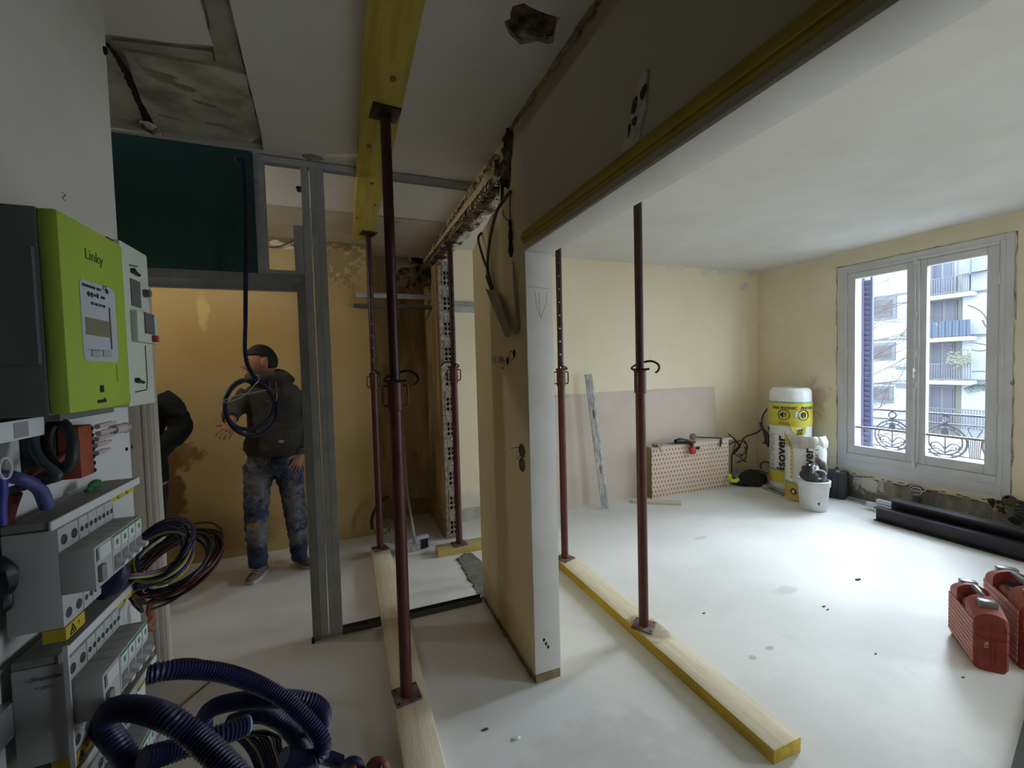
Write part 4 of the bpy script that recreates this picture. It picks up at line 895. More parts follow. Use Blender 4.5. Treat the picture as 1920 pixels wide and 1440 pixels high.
k = MB(); k.box((-.042, -.012, 0), (.042, .012, L), rot=ML, at=lo_, bev=.002); k.build('bar', m_alu, lv)
k = MB(); k.box((.014, -.0132, .01), (.018, -.0118, L - .02), rot=ML, at=lo_); k.build('rib', mat('alu_groove', (112, 116, 120), .5, .3), lv)
for z, m_ in ((L * .70, mat('vial_slot_dark', (84, 86, 84), .5)), (L * .29, mat('vial_orange', (178, 108, 82), .5))):
    k = MB(); pts = [(.018 * .55 * math.cos(t), 0, .055 * math.sin(t)) for t in [i * math.pi / 8 for i in range(16)]]
    k.prism([lo_ + ML @ V((x, -.0118, z + zz)) for x, _, zz in pts], ML @ V((0, -.002, 0))); k.build('hand_slot', m_, lv)
bxt = thing('cardboard_box', 'cardboard box with a dotted print standing by the plasterboard sheet', 'box', (3.85, 4.0, 0))
A, B = V((3.27, 3.985, 0)), V((4.43, 3.955, 0)); up = V((0, 0, .592)); bd = V((.004, .13, 0))
m_card = mat('printed_cardboard', (214, 196, 176), .85, c2=(206, 188, 168), scale=4)
nt = m_card.node_tree; bb = nt.nodes['Principled BSDF']
tc = nt.nodes.new('ShaderNodeTexCoord'); mp = nt.nodes.new('ShaderNodeMapping'); mp.inputs['Scale'].default_value = (22, 1, 19); nt.links.new(tc.outputs['Object'], mp.inputs[0])
sp = nt.nodes.new('ShaderNodeSeparateXYZ'); nt.links.new(mp.outputs[0], sp.inputs[0])
def mnode(op, a=None, b=None, va=None, vb=None):
    n = nt.nodes.new('ShaderNodeMath'); n.operation = op
    if a is not None: nt.links.new(a, n.inputs[0])
    elif va is not None: n.inputs[0].default_value = va
    if b is not None: nt.links.new(b, n.inputs[1])
    elif vb is not None: n.inputs[1].default_value = vb
    return n.outputs[0]
fz = mnode('FLOOR', sp.outputs['Z']); half = mnode('MULTIPLY', fz, vb=.5)
fx = mnode('FRACT', mnode('ADD', sp.outputs['X'], half)); fzz = mnode('FRACT', sp.outputs['Z'])
ux = mnode('SUBTRACT', fx, vb=.5); uz = mnode('SUBTRACT', fzz, vb=.5)
d1_ = mnode('ADD', ux, uz); d2_ = mnode('SUBTRACT', ux, uz)
rr = mnode('ADD', mnode('MULTIPLY', mnode('POWER', d1_, vb=2), vb=14), mnode('MULTIPLY', mnode('POWER', d2_, vb=2), vb=5))
dot = mnode('LESS_THAN', rr, vb=.85)
mxn = nt.nodes.new('ShaderNodeMix'); mxn.data_type = 'RGBA'; nt.links.new(bb.inputs['Base Color'].links[0].from_socket, mxn.inputs[6]); mxn.inputs[7].default_value = lin((138, 112, 100))
nt.links.new(dot, mxn.inputs[0]); nt.links.new(mxn.outputs[2], bb.inputs['Base Color'])
k = MB(); k.prism([A, B, B + bd, A + bd], up); k.build('carton', m_card, bxt)
m_cardp = mat('plain_cardboard', (150, 122, 88), .85, c2=(138, 110, 78), scale=6)
k = MB(); k.prism([A + V((-.003, .004, 0)), A + V((-.003, .004, 0)) + bd * .95, A + V((-.001, .004, 0)) + bd * .95, A + V((-.001, .004, 0))], up); k.build('side_flap', mat('plain_cardboard', (0, 0, 0)), bxt); k = MB(); k.prism([B + V((.001, .004, 0)), B + V((.003, .004, 0)), B + V((.003, .004, 0)) + bd, B + V((.001, .004, 0)) + bd], up * .99); k.build('side_flap', m_cardp, bxt)
k = MB(); k.prism([A + up + V((.01, .01, .001)), B + up + V((-.01, .01, .001)), B + up + bd + V((-.02, 0, .012)), A + up + bd + V((.02, 0, .006))], (0, 0, .004)); k.build('top_flap', mat('pale_carton_top', (208, 200, 188), .85), bxt)
hp = A.lerp(B, .575) + up * .9 + V((0, -.0012, 0))
k = MB(); k.prism([hp + V((.04 * max(-1, min(1, 1.6 * math.cos(t))), 0, .017 * math.sin(t))) for t in [i * math.pi / 8 for i in range(16)]], (0, .006, 0)); k.build('hand_hole', m_dark, bxt)
zt = .602
ham = thing('hammer', 'hammer with a pale handle on the left end of the cardboard box', 'hammer', (3.4, 4.0, zt))
k = MB(); k.box((3.315, 4.0, zt), (3.44, 4.03, zt + .03), bev=.004); k.build('head', mat('hammer_steel', (110, 108, 104), .45, .5), ham)
k = MB(); k.tube([(3.385, 4.03, zt + .018), (3.36, 3.95, zt + .004), (3.335, 3.88, zt - .05)], [.014, .015, .017], 10); k.build('handle', mat('pale_handle', (206, 200, 188), .6), ham)
mt = thing('cutting_tool', 'black and red handheld cutting tool with a grey disc on the cardboard box', 'tool', (3.75, 3.99, zt))
k = MB(); k.tube([(3.62, 3.985, zt + .035), (3.68, 3.985, zt + .04), (3.75, 3.985, zt + .028), (3.8, 3.94, zt + .012), (3.82, 3.93, zt - .02)], [.026, .034, .03, .024, .03], 12); k.build('body', m_black, mt)
k = MB(); k.box((-.034, -.025, -.045), (.034, .025, .04), rot=Matrix.Rotation(-.15, 3, 'Y'), at=(3.825, 3.93, zt - .075), bev=.008); k.build('battery', mat('tool_red', (176, 58, 44), .5), mt)
k = MB(); k.tube([(3.77, 3.975, zt + .045), (3.83, 3.97, zt + .028), (3.885, 3.975, zt + .02)], [.012, .018, .012], 10); k.build('red_shell', MATS['tool_red'], mt)
k = MB(); k.tube([(3.84, 3.965, zt + .008), (3.9, 3.965, zt + .01)], .012, 10); k.build('nose', m_black, mt)
k = MB(); k.lathe([(.012, -.004), (.043, -.002), (.043, .002), (.012, .004), (.008, .008)], (3.868, 3.965, zt + .075), 22, ax=(-.5, -.86, 0)); k.tube([(3.868, 3.97, zt + .075), (3.868, 3.985, zt + .02)], .009, 8); k.build('disc', mat('disc_grey', (132, 128, 120), .6, .2, c2=(110, 106, 98), scale=30), mt)
k = MB(); k.tube([(4.0, 4.06, zt + .045), (4.2, 4.0, zt + .03), (4.32, 3.96, zt + .02)], .009, 8); k.tube([(4.32, 3.97, zt + .02), (4.29, 3.94, zt - .03), (4.26, 3.93, zt - .075)], [.01, .014, .009], 8); tag(k.build('steel_rod', mat('rod_dark', (62, 58, 54), .5, .4)), 'dark thin rod lying over the right end of the cardboard box', 'rod')
k = MB(); k.tube([(4.38, 3.99, zt - .0), (4.5, 3.965, zt - .004)], .011, 10); tag(k.build('white_tube', m_white), 'short white tube poking past the right corner of the cardboard box', 'tube')
k = MB(); k.box((3.5, 4.045, zt + .004), (4.0, 4.07, zt + .014)); tag(k.build('thin_profile', m_galv_b), 'thin metal offcuts lying behind the tools on the cardboard box', 'offcut')
k = MB(); c, d = ZP(1205, 946), ZP(1277, 948); k.prism([ZP(1186, 944, .0), d, ZP(1277, 942, 0), ZP(1186, 938, .0)], (0, 0, .022)); tag(k.build('wood_offcut', mat('pale_wood', (206, 196, 178), .75, c2=(194, 182, 160), scale=5)), 'flat pale wood offcut on the floor in front of the cardboard box', 'wood')
# wiring on the back wall
def bundle(name, label, lines, r, m, kind='wiring'):
    t = thing(name, label, kind, tuple(lines[0][0]))
    for L_ in lines:
        k = MB(); k.tube(spline(L_, 7), r * random.uniform(.75, 1.25), 7); k.build('wire', m if not isinstance(m, list) else random.choice(m), t)
    return t
def q(x, y, d=4.2):                                        # on the back wall, or past the corner on the window wall
    p_ = YP(x, y, d); return p_ if p_.x < 5.26 else XP(x, y, 5.26)
m_wd = mat('dusty_dark_cable', (62, 56, 54), .6); m_wp = mat('violet_wire', (92, 82, 98), .6)
L1 = [[q(1372, 897), q(1372, 870), q(1374, 850), q(1388, 836)], [q(1374, 852), q(1384, 842), q(1392, 826), q(1400, 818), q(1418, 812), q(1427, 805)], [q(1388, 836), q(1378, 824), q(1366, 814)], [q(1376, 850), q(1386, 856), q(1398, 848), q(1400, 832), q(1392, 826), q(1380, 830), q(1376, 846)], [q(1384, 852), q(1394, 852), q(1402, 838), q(1395, 828)], [q(1388, 840), q(1380, 828), q(1366, 834)], [q(1396, 838), q(1400, 850), q(1396, 862), q(1388, 858)]]
bundle('wall_wiring', 'tangle of dark cables rising from the floor behind the right end of the cardboard box', L1, .007, m_wd)
L2 = [[q(1425, 792), q(1428, 802), q(1432 + i * 1.6, 812 + i), q(1434 + i, 826 + 2 * i), q(1430 + i * 2, 832 - i)] for i in range(7)] + [[q(1436, 770), q(1430, 780), q(1428, 795), q(1430, 805)], [q(1436, 772), q(1438, 766)], [q(1440, 800), q(1444, 812), q(1442, 830)]]
bundle('wall_wiring', 'violet grey wires in a clump on the wall left of the tall insulation roll', L2, .009, [m_wp, m_wd])
bundle('floor_wiring', 'low thin wires along the back wall base left of the tall insulation roll', [[q(1375, 912, 4.15), q(1395, 888), q(1418, 882), q(1440, 888)], [q(1428, 880), q(1426, 872), q(1432, 866), q(1446, 868)], [q(1382, 868), q(1392, 864), q(1400, 866)]], .008, [m_wp, m_wd])
# jacket and gloves heap
jk = thing('work_jacket', 'black work jacket with neon yellow trim dropped on floor right of the cardboard box', 'jacket', (4.68, 3.98, 0))
def heap(c, r, amp, seed, name, m, par, vox=.02, f=7):
    k = MB(); vs = k.ell(c, r, 28, 18)
    for v in vs:
        n_ = (v.co - V(c)); v.co += n_.normalized() * amp * (noise.noise(v.co * f + V((seed, 0, 0))) + .7 * abs(noise.noise(v.co * f * 2.2 + V((seed, 3, 0)))))
        v.co.z = max(v.co.z, .002)
    return k.build(name, m, par, ang=60)
m_jk = mat('black_cloth', (40, 40, 44), .8, c2=(26, 26, 29), scale=8)
heap((4.78, 3.93, .06), (.2, .14, .11), .06, 3, 'black_cloth', m_jk, jk)
heap((4.64, 4.0, .09), (.1, .09, .09), .04, 5, 'grey_lining', mat('grey_cloth', (112, 116, 112), .8), jk)
k = MB(); k.tube(spline([YP(1367, 889, 3.93), YP(1369, 897, 3.9), YP(1374, 902, 3.88), YP(1381, 901, 3.88), YP(1384, 898, 3.88)], 6), [.014 + .012 * abs(math.sin(i * .5)) for i in range(25)], 8); k.jitter(.006, 30); k.build('neon_trim', mat('neon_yellow', (196, 216, 40), .6), jk)
# insulation roll
m_pl = mat('white_film', (234, 236, 238), .35, c2=(222, 224, 228), scale=6, bump=.15, bscale=12); m_ry = mat('yellow_film', (212, 204, 76), .4, c2=(200, 190, 64), scale=5, bump=.1, bscale=12); m_rg = mat('green_film', (120, 168, 130), .4)
rc_ = V((5.045, 3.60, 0)); R = .218
roll = thing('insulation_roll', 'tall yellow and white wrapped insulation roll in the corner by the window', 'roll', tuple(rc_))
def band(z0, z1, m, nm, a0=None, a1=None, r=R):
    k = MB(); n = 40
    if a0 is None:
        zz = [z0 + (z1 - z0) * i / 6 for i in range(7)]
        k.lathe([(r + .003 * math.sin(z * 31), z) for z in zz], rc_, n, caps=False)
    return k.build(nm, m, roll)
k = MB(); k.lathe([(.001, .004), (R - .02, .004), (R, .03), (R + .002, .3), (R, .6), (R + .002, .9), (R, 1.17), (R - .01, 1.21), (R - .035, 1.235), (R - .06, 1.23), (.001, 1.215)], rc_, 44); k.jitter(.004, 14); k.build('white_wrap', m_pl, roll)
band(.78, 1.055, m_ry, 'yellow_band', r=R + .006); band(1.055, 1.075, m_rg, 'green_stripe', r=R + .006); band(.10, .24, m_ry, 'lower_yellow_band', r=R + .006); band(.24, .26, m_rg, 'green_stripe', r=R + .006)
av = math.atan2(rc_.x, rc_.y)                              # angle towards the viewer, measured for text bending: sin->x, -cos->y
A0 = -av
def rtext(s, size, z, da, m, rot=False, **kw): return text(s, size, rot, m, roll, bend=((rc_.x, rc_.y, z), R + .009, A0 + da), **kw)
rtext('PAR PHONIC', .045, 1.0, -.30, m_ink, bold=.0012, shear=.25, sx=1.05); rtext('PHONIC', .045, 1.0, .86, m_ink, bold=.0012, shear=.25, sx=1.05)
rtext('ISOLATION', .02, .835, -.3, m_ink); rtext('ACOUSTIQUE', .02, .81, -.3, m_ink)
rtext('isover', .145, .46, -.42, m_ink, rot=True, bold=.004, sx=1.15); rtext('ISOVER', .12, .46, -.95, mat('grey_film_print', (172, 174, 178), .5), rot=True, sx=1.2)
rtext('isover', .03, .165, -.1, m_ink)
def bendpt(a, z, r=R + .009): return V((rc_.x + r * math.sin(A0 + a), rc_.y - r * math.cos(A0 + a), z))
for da in (-.3, .62):
    k = MB(); k.tube([bendpt(da + .27 * math.cos(t), .92 + .06 * math.sin(t)) for t in [i * math.pi / 12 for i in range(24)]], .004, 6, closed=True)
    k.prism([bendpt(da + x, .92 + z) for x, z in ((-.17, -.015), (-.1, -.015), (-.02, -.04), (-.02, .04), (-.1, .015), (-.17, .015))], bendpt(da, .92, .004) - bendpt(da, .92, .001))
    for rr_ in (.06, .11): k.tube([bendpt(da + rr_ * math.cos(t), .92 + rr_ * .25 * math.sin(t) * 1.4) for t in [-1 + i * .25 for i in range(9)]], .003, 5)
    k.build('loudspeaker_symbol', m_ink, roll)
k = MB(); k.tube([bendpt(.62 - .45 + .28 * (1 - t), .93 + .035 * s_) for t, s_ in ((0, -1), (0, .3), (.5, 1), (1, .3), (1, -1), (0, -1))], .004, 5); k.prism([bendpt(.62 - .42 + x, .93 + z) for x, z in ((0, -.03), (.24, -.03), (.24, .01), (.12, .035), (0, .01))], bendpt(.3, .92, .004) - bendpt(.3, .92, .001)); k.build('house_symbol', m_white, roll)
k = MB(); k.prism([bendpt(x, z, R + .007) for x, z in ((.0, .78), (.75, .78), (.7, .70), (.55, .66), (.3, .685), (.1, .72))], bendpt(.3, .7, .006) - bendpt(.3, .7, .001)); k.build('yellow_tongue', m_ry, roll)
k = MB()
for i in range(3): k.tube(spline([bendpt(.28 + .09 * i, .69), bendpt(.36 + .09 * i, .70), bendpt(.33 + .09 * i, .73), bendpt(.42 + .09 * i, .755)], 5), .004, 5)
k.build('hand_symbol', m_ink, roll)
# open sack of insulation
sc_ = V((4.785, 3.235, 0)); sk = thing('insulation_sack', 'open white and yellow plastic sack of insulation behind the white bucket', 'sack', tuple(sc_))
Rs = .19
def srad(a): return Rs * (1 + .05 * math.sin(3 * a + 1))
k = MB(); rings = []
for z, f in ((.004, .9), (.03, 1.0), (.2, 1.02), (.4, 1.0), (.56, 1.02), (.62, 1.0), (.64, .9), (.65, .6), (.65, .05)):
    rings.append([k.bm.verts.new(sc_ + V((srad(t) * f * math.cos(t), srad(t) * f * math.sin(t), z + .02 * math.sin(t * 2)))) for t in [i * 2 * math.pi / 36 for i in range(36)]])
for i in range(len(rings) - 1): k.join(rings[i], rings[i + 1])
k.face(rings[0][::-1]); k.face(rings[-1]); k.jitter(.008, 12); k.build('bag', m_pl, sk)
As = -math.atan2(sc_.x, sc_.y)
def sp_(a, z, r=Rs + .012): return V((sc_.x + r * math.sin(As + a), sc_.y - r * math.cos(As + a), z))
k = MB(); rings = [[k.bm.verts.new(sp_(-1.35 + 3.4 * i / 24, z0 + dz, Rs + off + .004 * math.sin(i * 1.7))) for i in range(25)] for z0, dz, off in ((.60, 0, .006), (.65, .02, .010), (.68, .03, -.004), (.70, .03, -.02))]
for r_ in range(3):
    for i in range(24): k.face((rings[r_][i], rings[r_][i + 1], rings[r_ + 1][i + 1], rings[r_ + 1][i]))
k.jitter(.012, 22); o = k.build('open_flap', mat('crumpled_film', (206, 204, 196), .4, c2=(176, 174, 166), scale=10), sk)
k = MB(); k.prism([sp_(x, z, Rs + .016) for x, z in ((-1.3, .62), (-.95, .615), (-.75, .585), (-.85, .64), (-1.15, .73), (-1.3, .76))], (-.006, -.008, 0)); k.jitter(.012, 20); k.build('yellow_flap', mat('ochre_film', (206, 174, 88), .5), sk)
k = MB(); rings = [[k.bm.verts.new(sp_(-1.5 + 3.2 * i / 20, z, Rs + .012)) for i in range(21)] for z in (.02, .19)]
for i in range(20): k.face((rings[0][i], rings[0][i + 1], rings[1][i + 1], rings[1][i]))
k.build('yellow_base', mat('golden_film', (196, 160, 72), .5), sk)
k = MB(); rings = [[k.bm.verts.new(sp_(-1.5 + 3.2 * i / 20, z, Rs + .0125)) for i in range(21)] for z in (.19, .215)]
for i in range(20): k.face((rings[0][i], rings[0][i + 1], rings[1][i + 1], rings[1][i]))
k.build('green_stripe', m_rg, sk)
for i in range(8):
    k = MB(); c = sp_(-.72, .27 + i * .045, Rs + .012); d = (c - sc_); d.z = 0
    k.lathe([(.017, 0), (.016, .002)], c, 14, ax=d); k.build('yellow_dot', mat('dot_gold', (206, 176, 84), .5), sk)
text('isover', .125, True, m_ink, sk, bend=((sc_.x, sc_.y, .44), Rs + .014, As + .12), bold=.003, sx=1.1); text('SAINT-GOBAIN', .05, True, m_ink, sk, bend=((sc_.x, sc_.y, .43), Rs + .014, As + .5), bold=.0005)
k = MB(); c = sp_(-.6, .11); d = c - sc_; d.z = 0; k.lathe([(.035, 0), (.034, .002)], c, 18, ax=d); k.build('round_badge', m_ink, sk)
k = MB(); d.normalize(); u_ = V((-d.y, d.x, 0)); k.prism([c + d * .003 + u_ * x + V((0, 0, z)) for x, z in ((-.016, -.016), (.016, -.016), (.016, .016), (-.016, .016))], d * .001); k.build('badge_square', m_white, sk)
# bucket with tool bag
bc = V((4.53, 2.985, 0)); bk = thing('bucket', 'white plastic bucket holding a dark tool bag, in front of the open sack', 'bucket', tuple(bc))
m_bk = mat('white_bucket', (218, 220, 222), .45, c2=(204, 206, 208), scale=8)
k = MB(); k.lathe([(.001, .004), (.113, .002), (.119, .01), (.139, .25), (.145, .25), (.149, .262), (.147, .285), (.151, .288), (.151, .31), (.142, .315), (.135, .31), (.126, .2), (.111, .02), (.001, .02)], bc, 40); k.build('body', m_bk, bk)
k = MB(); c = bc + V((-.128 * .60, -.128 * .80, .09)); k.prism([c + V((.02 * .8 * x, -.02 * .6 * x, .02 * z)) for x, z in ((-.6, .2), (.6, .9), (.5, -.9))], (.01, .01, 0)); k.build('black_mark', m_black, bk)
tbg = thing('tool_bag', 'crumpled dark plastic bag with a white loop stuffed in the bucket', 'bag', (bc.x, bc.y, .28))
def heap2(c, r, amp, seed, nm, m, par, f=9):
    k = MB(); vs = k.ell(c, r, 30, 20)
    for v in vs:
        n_ = v.co - V(c); v.co += n_.normalized() * amp * (noise.noise(v.co * f + V((seed, 0, 0))) + abs(noise.noise(v.co * f * 2 + V((0, seed, 0)))))
    return k.build(nm, m, par, ang=50)
heap2(bc + V((-.03, .01, .37)), (.09, .09, .10), .04, 2, 'dark_bag', mat('dark_plastic_bag', (58, 52, 56), .35, c2=(40, 36, 40), scale=9), tbg)
k = MB(); cc = bc + V((-.05, -.09, .39)); k.tube([cc + V((.055 * math.cos(t), -.036 * math.cos(t), .045 * math.sin(t))) for t in [i * 2 * math.pi / 26 for i in range(22)]], .006, 7); k.build('white_loop', m_white, tbg)
k = MB(); k.tube(spline([bc + V((.02, -.06, .28)), bc + V((.06, -.05, .34)), bc + V((.10, -.04, .41)), bc + V((.10, -.02, .47)), bc + V((.07, 0, .50))], 6), [.034] * 10 + [.036] * 10 + [.03] * 5, 12); k.jitter(.005, 30); k.build('grey_glove', mat('grey_glove', (112, 104, 108), .8, c2=(92, 84, 88), scale=12), tbg)
# black tool case by the window wall
u_, v_ = V((.80, -.60, 0)), V((.60, .80, 0)); o_ = ZP(1556, 926)
RM = Matrix((u_, v_, V((0, 0, 1)))).transposed()
kc = thing('tool_case', 'small black tool case standing under the left side of the window', 'case', tuple(o_))
m_case = mat('black_case_plastic', (52, 54, 60), .5, c2=(42, 44, 50), scale=9)
o_ = V((5.03, 3.19, 0)); RM = Matrix((V((.35, -.937, 0)), V((.937, .35, 0)), V((0, 0, 1)))).transposed()
k = MB(); k.box((0, 0, .0), (.19, .19, .30), rot=RM, at=o_, bev=.02); k.build('body', m_case, kc)
k = MB(); k.box((.062, -.004, .02), (.07, .192, .285), rot=RM, at=o_, bev=.002); k.box((.12, -.004, .02), (.128, .192, .285), rot=RM, at=o_, bev=.002); k.build('seam_rib', m_black, kc)
k = MB(); k.tube(spline([o_ + RM @ V(q_) for q_ in ((.09, .03, .295), (.09, .04, .325), (.09, .095, .335), (.09, .15, .325), (.09, .16, .295))], 6), .01, 8); k.build('handle', m_black, kc)
for y in (.03, .125):
    k = MB(); k.box((.075, y, .27), (.125, y + .035, .306), rot=RM, at=o_, bev=.004); k.build('latch', m_galv, kc)
# loose profiles and rails on the floor
def bar(name, label, a, b, w, h, m, prof=True):
    k = MB(); 
    if prof: channel(k, V(a), V(b), w, h, .003, (0, 0, 1))
    else:
        d = (V(b) - V(a)).normalized(); s = V((-d.y, d.x, 0)) * w / 2; k.prism([V(a) - s, V(a) + s, V(b) + s, V(b) - s], (0, 0, h))
    return tag(k.build(name, m, ang=20), label, 'profile')
bar('metal_profile', 'short grey metal profile on the floor left of the open sack, nearest the camera', ZP(1434, 917), ZP(1470, 930), .05, .03, m_galv_b)
bar('metal_profile', 'short metal profile on the floor left of the open sack, touching the tall roll', ZP(1431, 913), ZP(1456, 920), .04, .03, m_galv, False)
bar('metal_profile', 'long thin metal strip on the floor in front of the black tool case', ZP(1562, 931), ZP(1640, 951), .03, .02, m_galv_b)
bar('metal_profile', 'second thin metal strip beside the long one, right of the bucket', ZP(1575, 931), ZP(1660, 953), .02, .015, m_galv, False)
for i, (x, y, lb) in enumerate(((1616, 936, 'lowest of the three bright rails stacked behind the steel beams'), (1622, 929, 'middle of the three bright rails stacked behind the steel beams'), (1634, 925, 'topmost of the three bright rails stacked behind the steel beams'))):
    a = V((4.98 + .032 * i, (2.66, 2.75, 2.68)[i], .041 * i)); bar('metal_rail', lb, a, a + V((0, -1.3, 0)), .05, .036, mat('bright_rail', (206, 210, 216), .4, .2, c2=(186, 190, 198), scale=9), False)
# two steel beams
m_beam = mat('dark_steel_beam', (62, 60, 66), .30, .6, c2=(50, 48, 55), scale=4)
def ibeam(label, x, y0, y1, z0, w, h, tf=.009, tw=.007):
    k = MB(); pr = [(-w / 2, 0), (w / 2, 0), (w / 2, tf), (tw / 2, tf), (tw / 2, h - tf), (w / 2, h - tf), (w / 2, h), (-w / 2, h), (-w / 2, h - tf), (-tw / 2, h - tf), (-tw / 2, tf), (-w / 2, tf)]
    k.prism([(x + a_, y0, z0 + b_) for a_, b_ in pr], (0, y1 - y0, 0)); return tag(k.build('steel_beam', m_beam, ang=20), label, 'beam', None)
ibeam('shorter front steel beam lying on the floor in the right foreground', 4.745, .9, 2.53, 0, .09, .13)
ibeam('taller rear steel beam lying behind the front one under the window', 4.87, .9, 2.47, 0, .12, .205)
# red tool cases
m_rcase = mat('red_case_plastic', (134, 50, 42), .5, c2=(112, 40, 34), scale=7); m_rdustlit = mat('dusty_lit_red_case_side', (206, 150, 146), .65, c2=(186, 122, 117), scale=6)  # case side painted paler: dust plus the light falling on it
m_hd = mat('case_handle_grey', (104, 104, 106), .35, .3); m_wt = mat('case_print_white', (206, 196, 190), .6)
def redcase(o, u, w, d, h, label, word):
    u = V(u).normalized(); v = V((-u.y, u.x, 0)); M = Matrix(((u.x, v.x, 0, o.x), (u.y, v.y, 0, o.y), (0, 0, 1, 0), (0, 0, 0, 1)))
    t = thing('tool_case', label, 'case', tuple(o))
    # front outline: straight sides, arched top; lengthwise the top rises, with a grip cut
    k = MB(); n = 10
    def outline(inset, zt):
        pts = [(inset, .012), (w / 2, .0), (w - inset, .012)] if False else [(inset + .01, 0), (w - inset - .01, 0), (w - inset, .02)]
        hw = w / 2 - inset
        for i in range(n + 1): a = math.pi * i / n; pts.append((w / 2 + hw * math.cos(a), zt - hw * .72 + hw * .72 * math.sin(a)))
        pts.append((inset, .02)); return pts
    secs = [(0.0, .012, h - .075), (.012, 0, h - .05), (.06, 0, h - .02), (.10, 0, h - .004), (.115, .0, h), (.125, .018, h - .06), (d - .125, .018, h - .06), (d - .115, 0, h), (d - .08, 0, h - .004), (d - .02, 0, h - .03), (d, .012, h - .07)]
    R_ = [[k.bm.verts.new(M @ V((x, y, z))) for x, z in outline(i_, zt_)] for y, i_, zt_ in secs]
    for i in range(len(R_) - 1): k.join(R_[i], R_[i + 1])
    k.mi = 0; k.face(R_[0][::-1]); k.face(R_[-1])
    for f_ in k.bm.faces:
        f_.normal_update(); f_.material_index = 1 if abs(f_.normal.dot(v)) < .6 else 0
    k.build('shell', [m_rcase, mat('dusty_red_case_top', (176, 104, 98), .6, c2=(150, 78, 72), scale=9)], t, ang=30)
    k = MB()
    for i in range(9):
        z = .03 + i * (h - .12) / 9
        k.box((-.004, .012, z), (.004, d - .012, z + (h - .12) / 9 * .8)); 
    vs = [M @ v.co for v in k.bm.verts]
    for v, q_ in zip(k.bm.verts, vs): v.co = q_
    k.build('ribbed_side', m_rdustlit, t)
    k = MB()
    for z in (h * .30, h * .50, h * .62): k.box((.004, -.0015, z), (w - .004, .002, z + .004))
    k.box((w * .48, -.002, .02), (w * .52, .003, h - .09)); k.box((w * .6, -.0035, .03), (w * .9, .001, h * .48), bev=.002); k.box((w * .1, -.0035, .03), (w * .42, .001, h * .48), bev=.002)
    for v in k.bm.verts: v.co = M @ v.co
    k.build('front_rib', m_rcase, t)
    k = MB(); y0, y1 = .10, d - .10
    k.tube(spline([M @ V((w / 2, y_, z_)) for y_, z_ in ((y0, h - .03), (y0 + .02, h - .008), (d / 2, h - .002), (y1 - .02, h - .008), (y1, h - .03))], 6), [.014] * 25, 10); k.build('handle', m_hd, t)
    k = MB(); vs0 = [(w * .2, .118, h - .058), (w * .8, d - .118, h - .056)]
    k.box(vs0[0], vs0[1]); 
    for v in k.bm.verts: v.co = M @ v.co
    k.build('grip_recess', m_black, t)
    for yy in (.035, d - .075):
        k = MB(); k.box((w * .22, yy, h - .035), (w * .78, yy + .045, h - .002), bev=.006)
        for v in k.bm.verts: v.co = M @ v.co
        k.build('latch', m_hd, t)
    text(word, .017, MX(M @ V((w * .32, -.0042, h * .40)), M.to_3x3() @ V((0, 0, -1)), M.to_3x3() @ V((1, 0, 0))), m_wt, t, bold=.0004)
    return t
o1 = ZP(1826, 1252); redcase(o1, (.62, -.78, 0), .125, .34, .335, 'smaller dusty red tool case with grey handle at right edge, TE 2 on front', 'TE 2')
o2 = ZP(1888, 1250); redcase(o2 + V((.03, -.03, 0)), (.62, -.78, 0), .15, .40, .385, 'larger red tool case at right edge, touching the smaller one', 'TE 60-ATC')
# socket stub and hoses by the window wall
st = thing('floor_cable_stub', 'dark pipe stub with curled white wires below the window', 'pipe', (5.27, 2.5, .08))
k = MB(); c = XP(1718, 935, 5.26); k.tube([c + V((0, 0, -.1)), c + V((0, 0, .02))], .03, 12); k.build('sleeve', mat('slate_pipe', (66, 66, 76), .5), st)
for i in range(5):
    k = MB(); c2 = XP(1718, 917, 5.25); k.tube([c2 + V((.02 * math.sin(i), (.045 + .01 * i) * math.cos(t) , .035 * math.sin(t) + .01 * i - .02)) for t in [j * 2 * math.pi / 20 for j in range(17)]], .004, 6); k.build('curled_wire', (m_white, m_wd)[i % 2], st)
hs = thing('hose', 'black ribbed hose at the right edge under the round pipe hole', 'hose', tuple(XP(1914, 965, 5.2)))
k = MB(); corrugated(k, [XP(1918, 940, 5.2), XP(1914, 952, 5.18), XP(1917, 964, 5.16), XP(1908, 972, 5.14), XP(1902, 978, 5.1)], .04, .03, 12); k.build('ribbed_tube', m_black, hs)
k = MB(); a, b = ZP(1921, 1350), ZP(1896, 1446); d = V((a - b)).normalized(); s = V((d.y, -d.x, 0)); k.prism([b - d * .3, a + d * .4, a + d * .4 + s * .4, b - d * .3 + s * .4], (0, 0, .018)); tag(k.build('dark_board', mat('dark_panel', (58, 58, 54), .7)), 'dark board lying on the floor at the lower right corner', 'board')
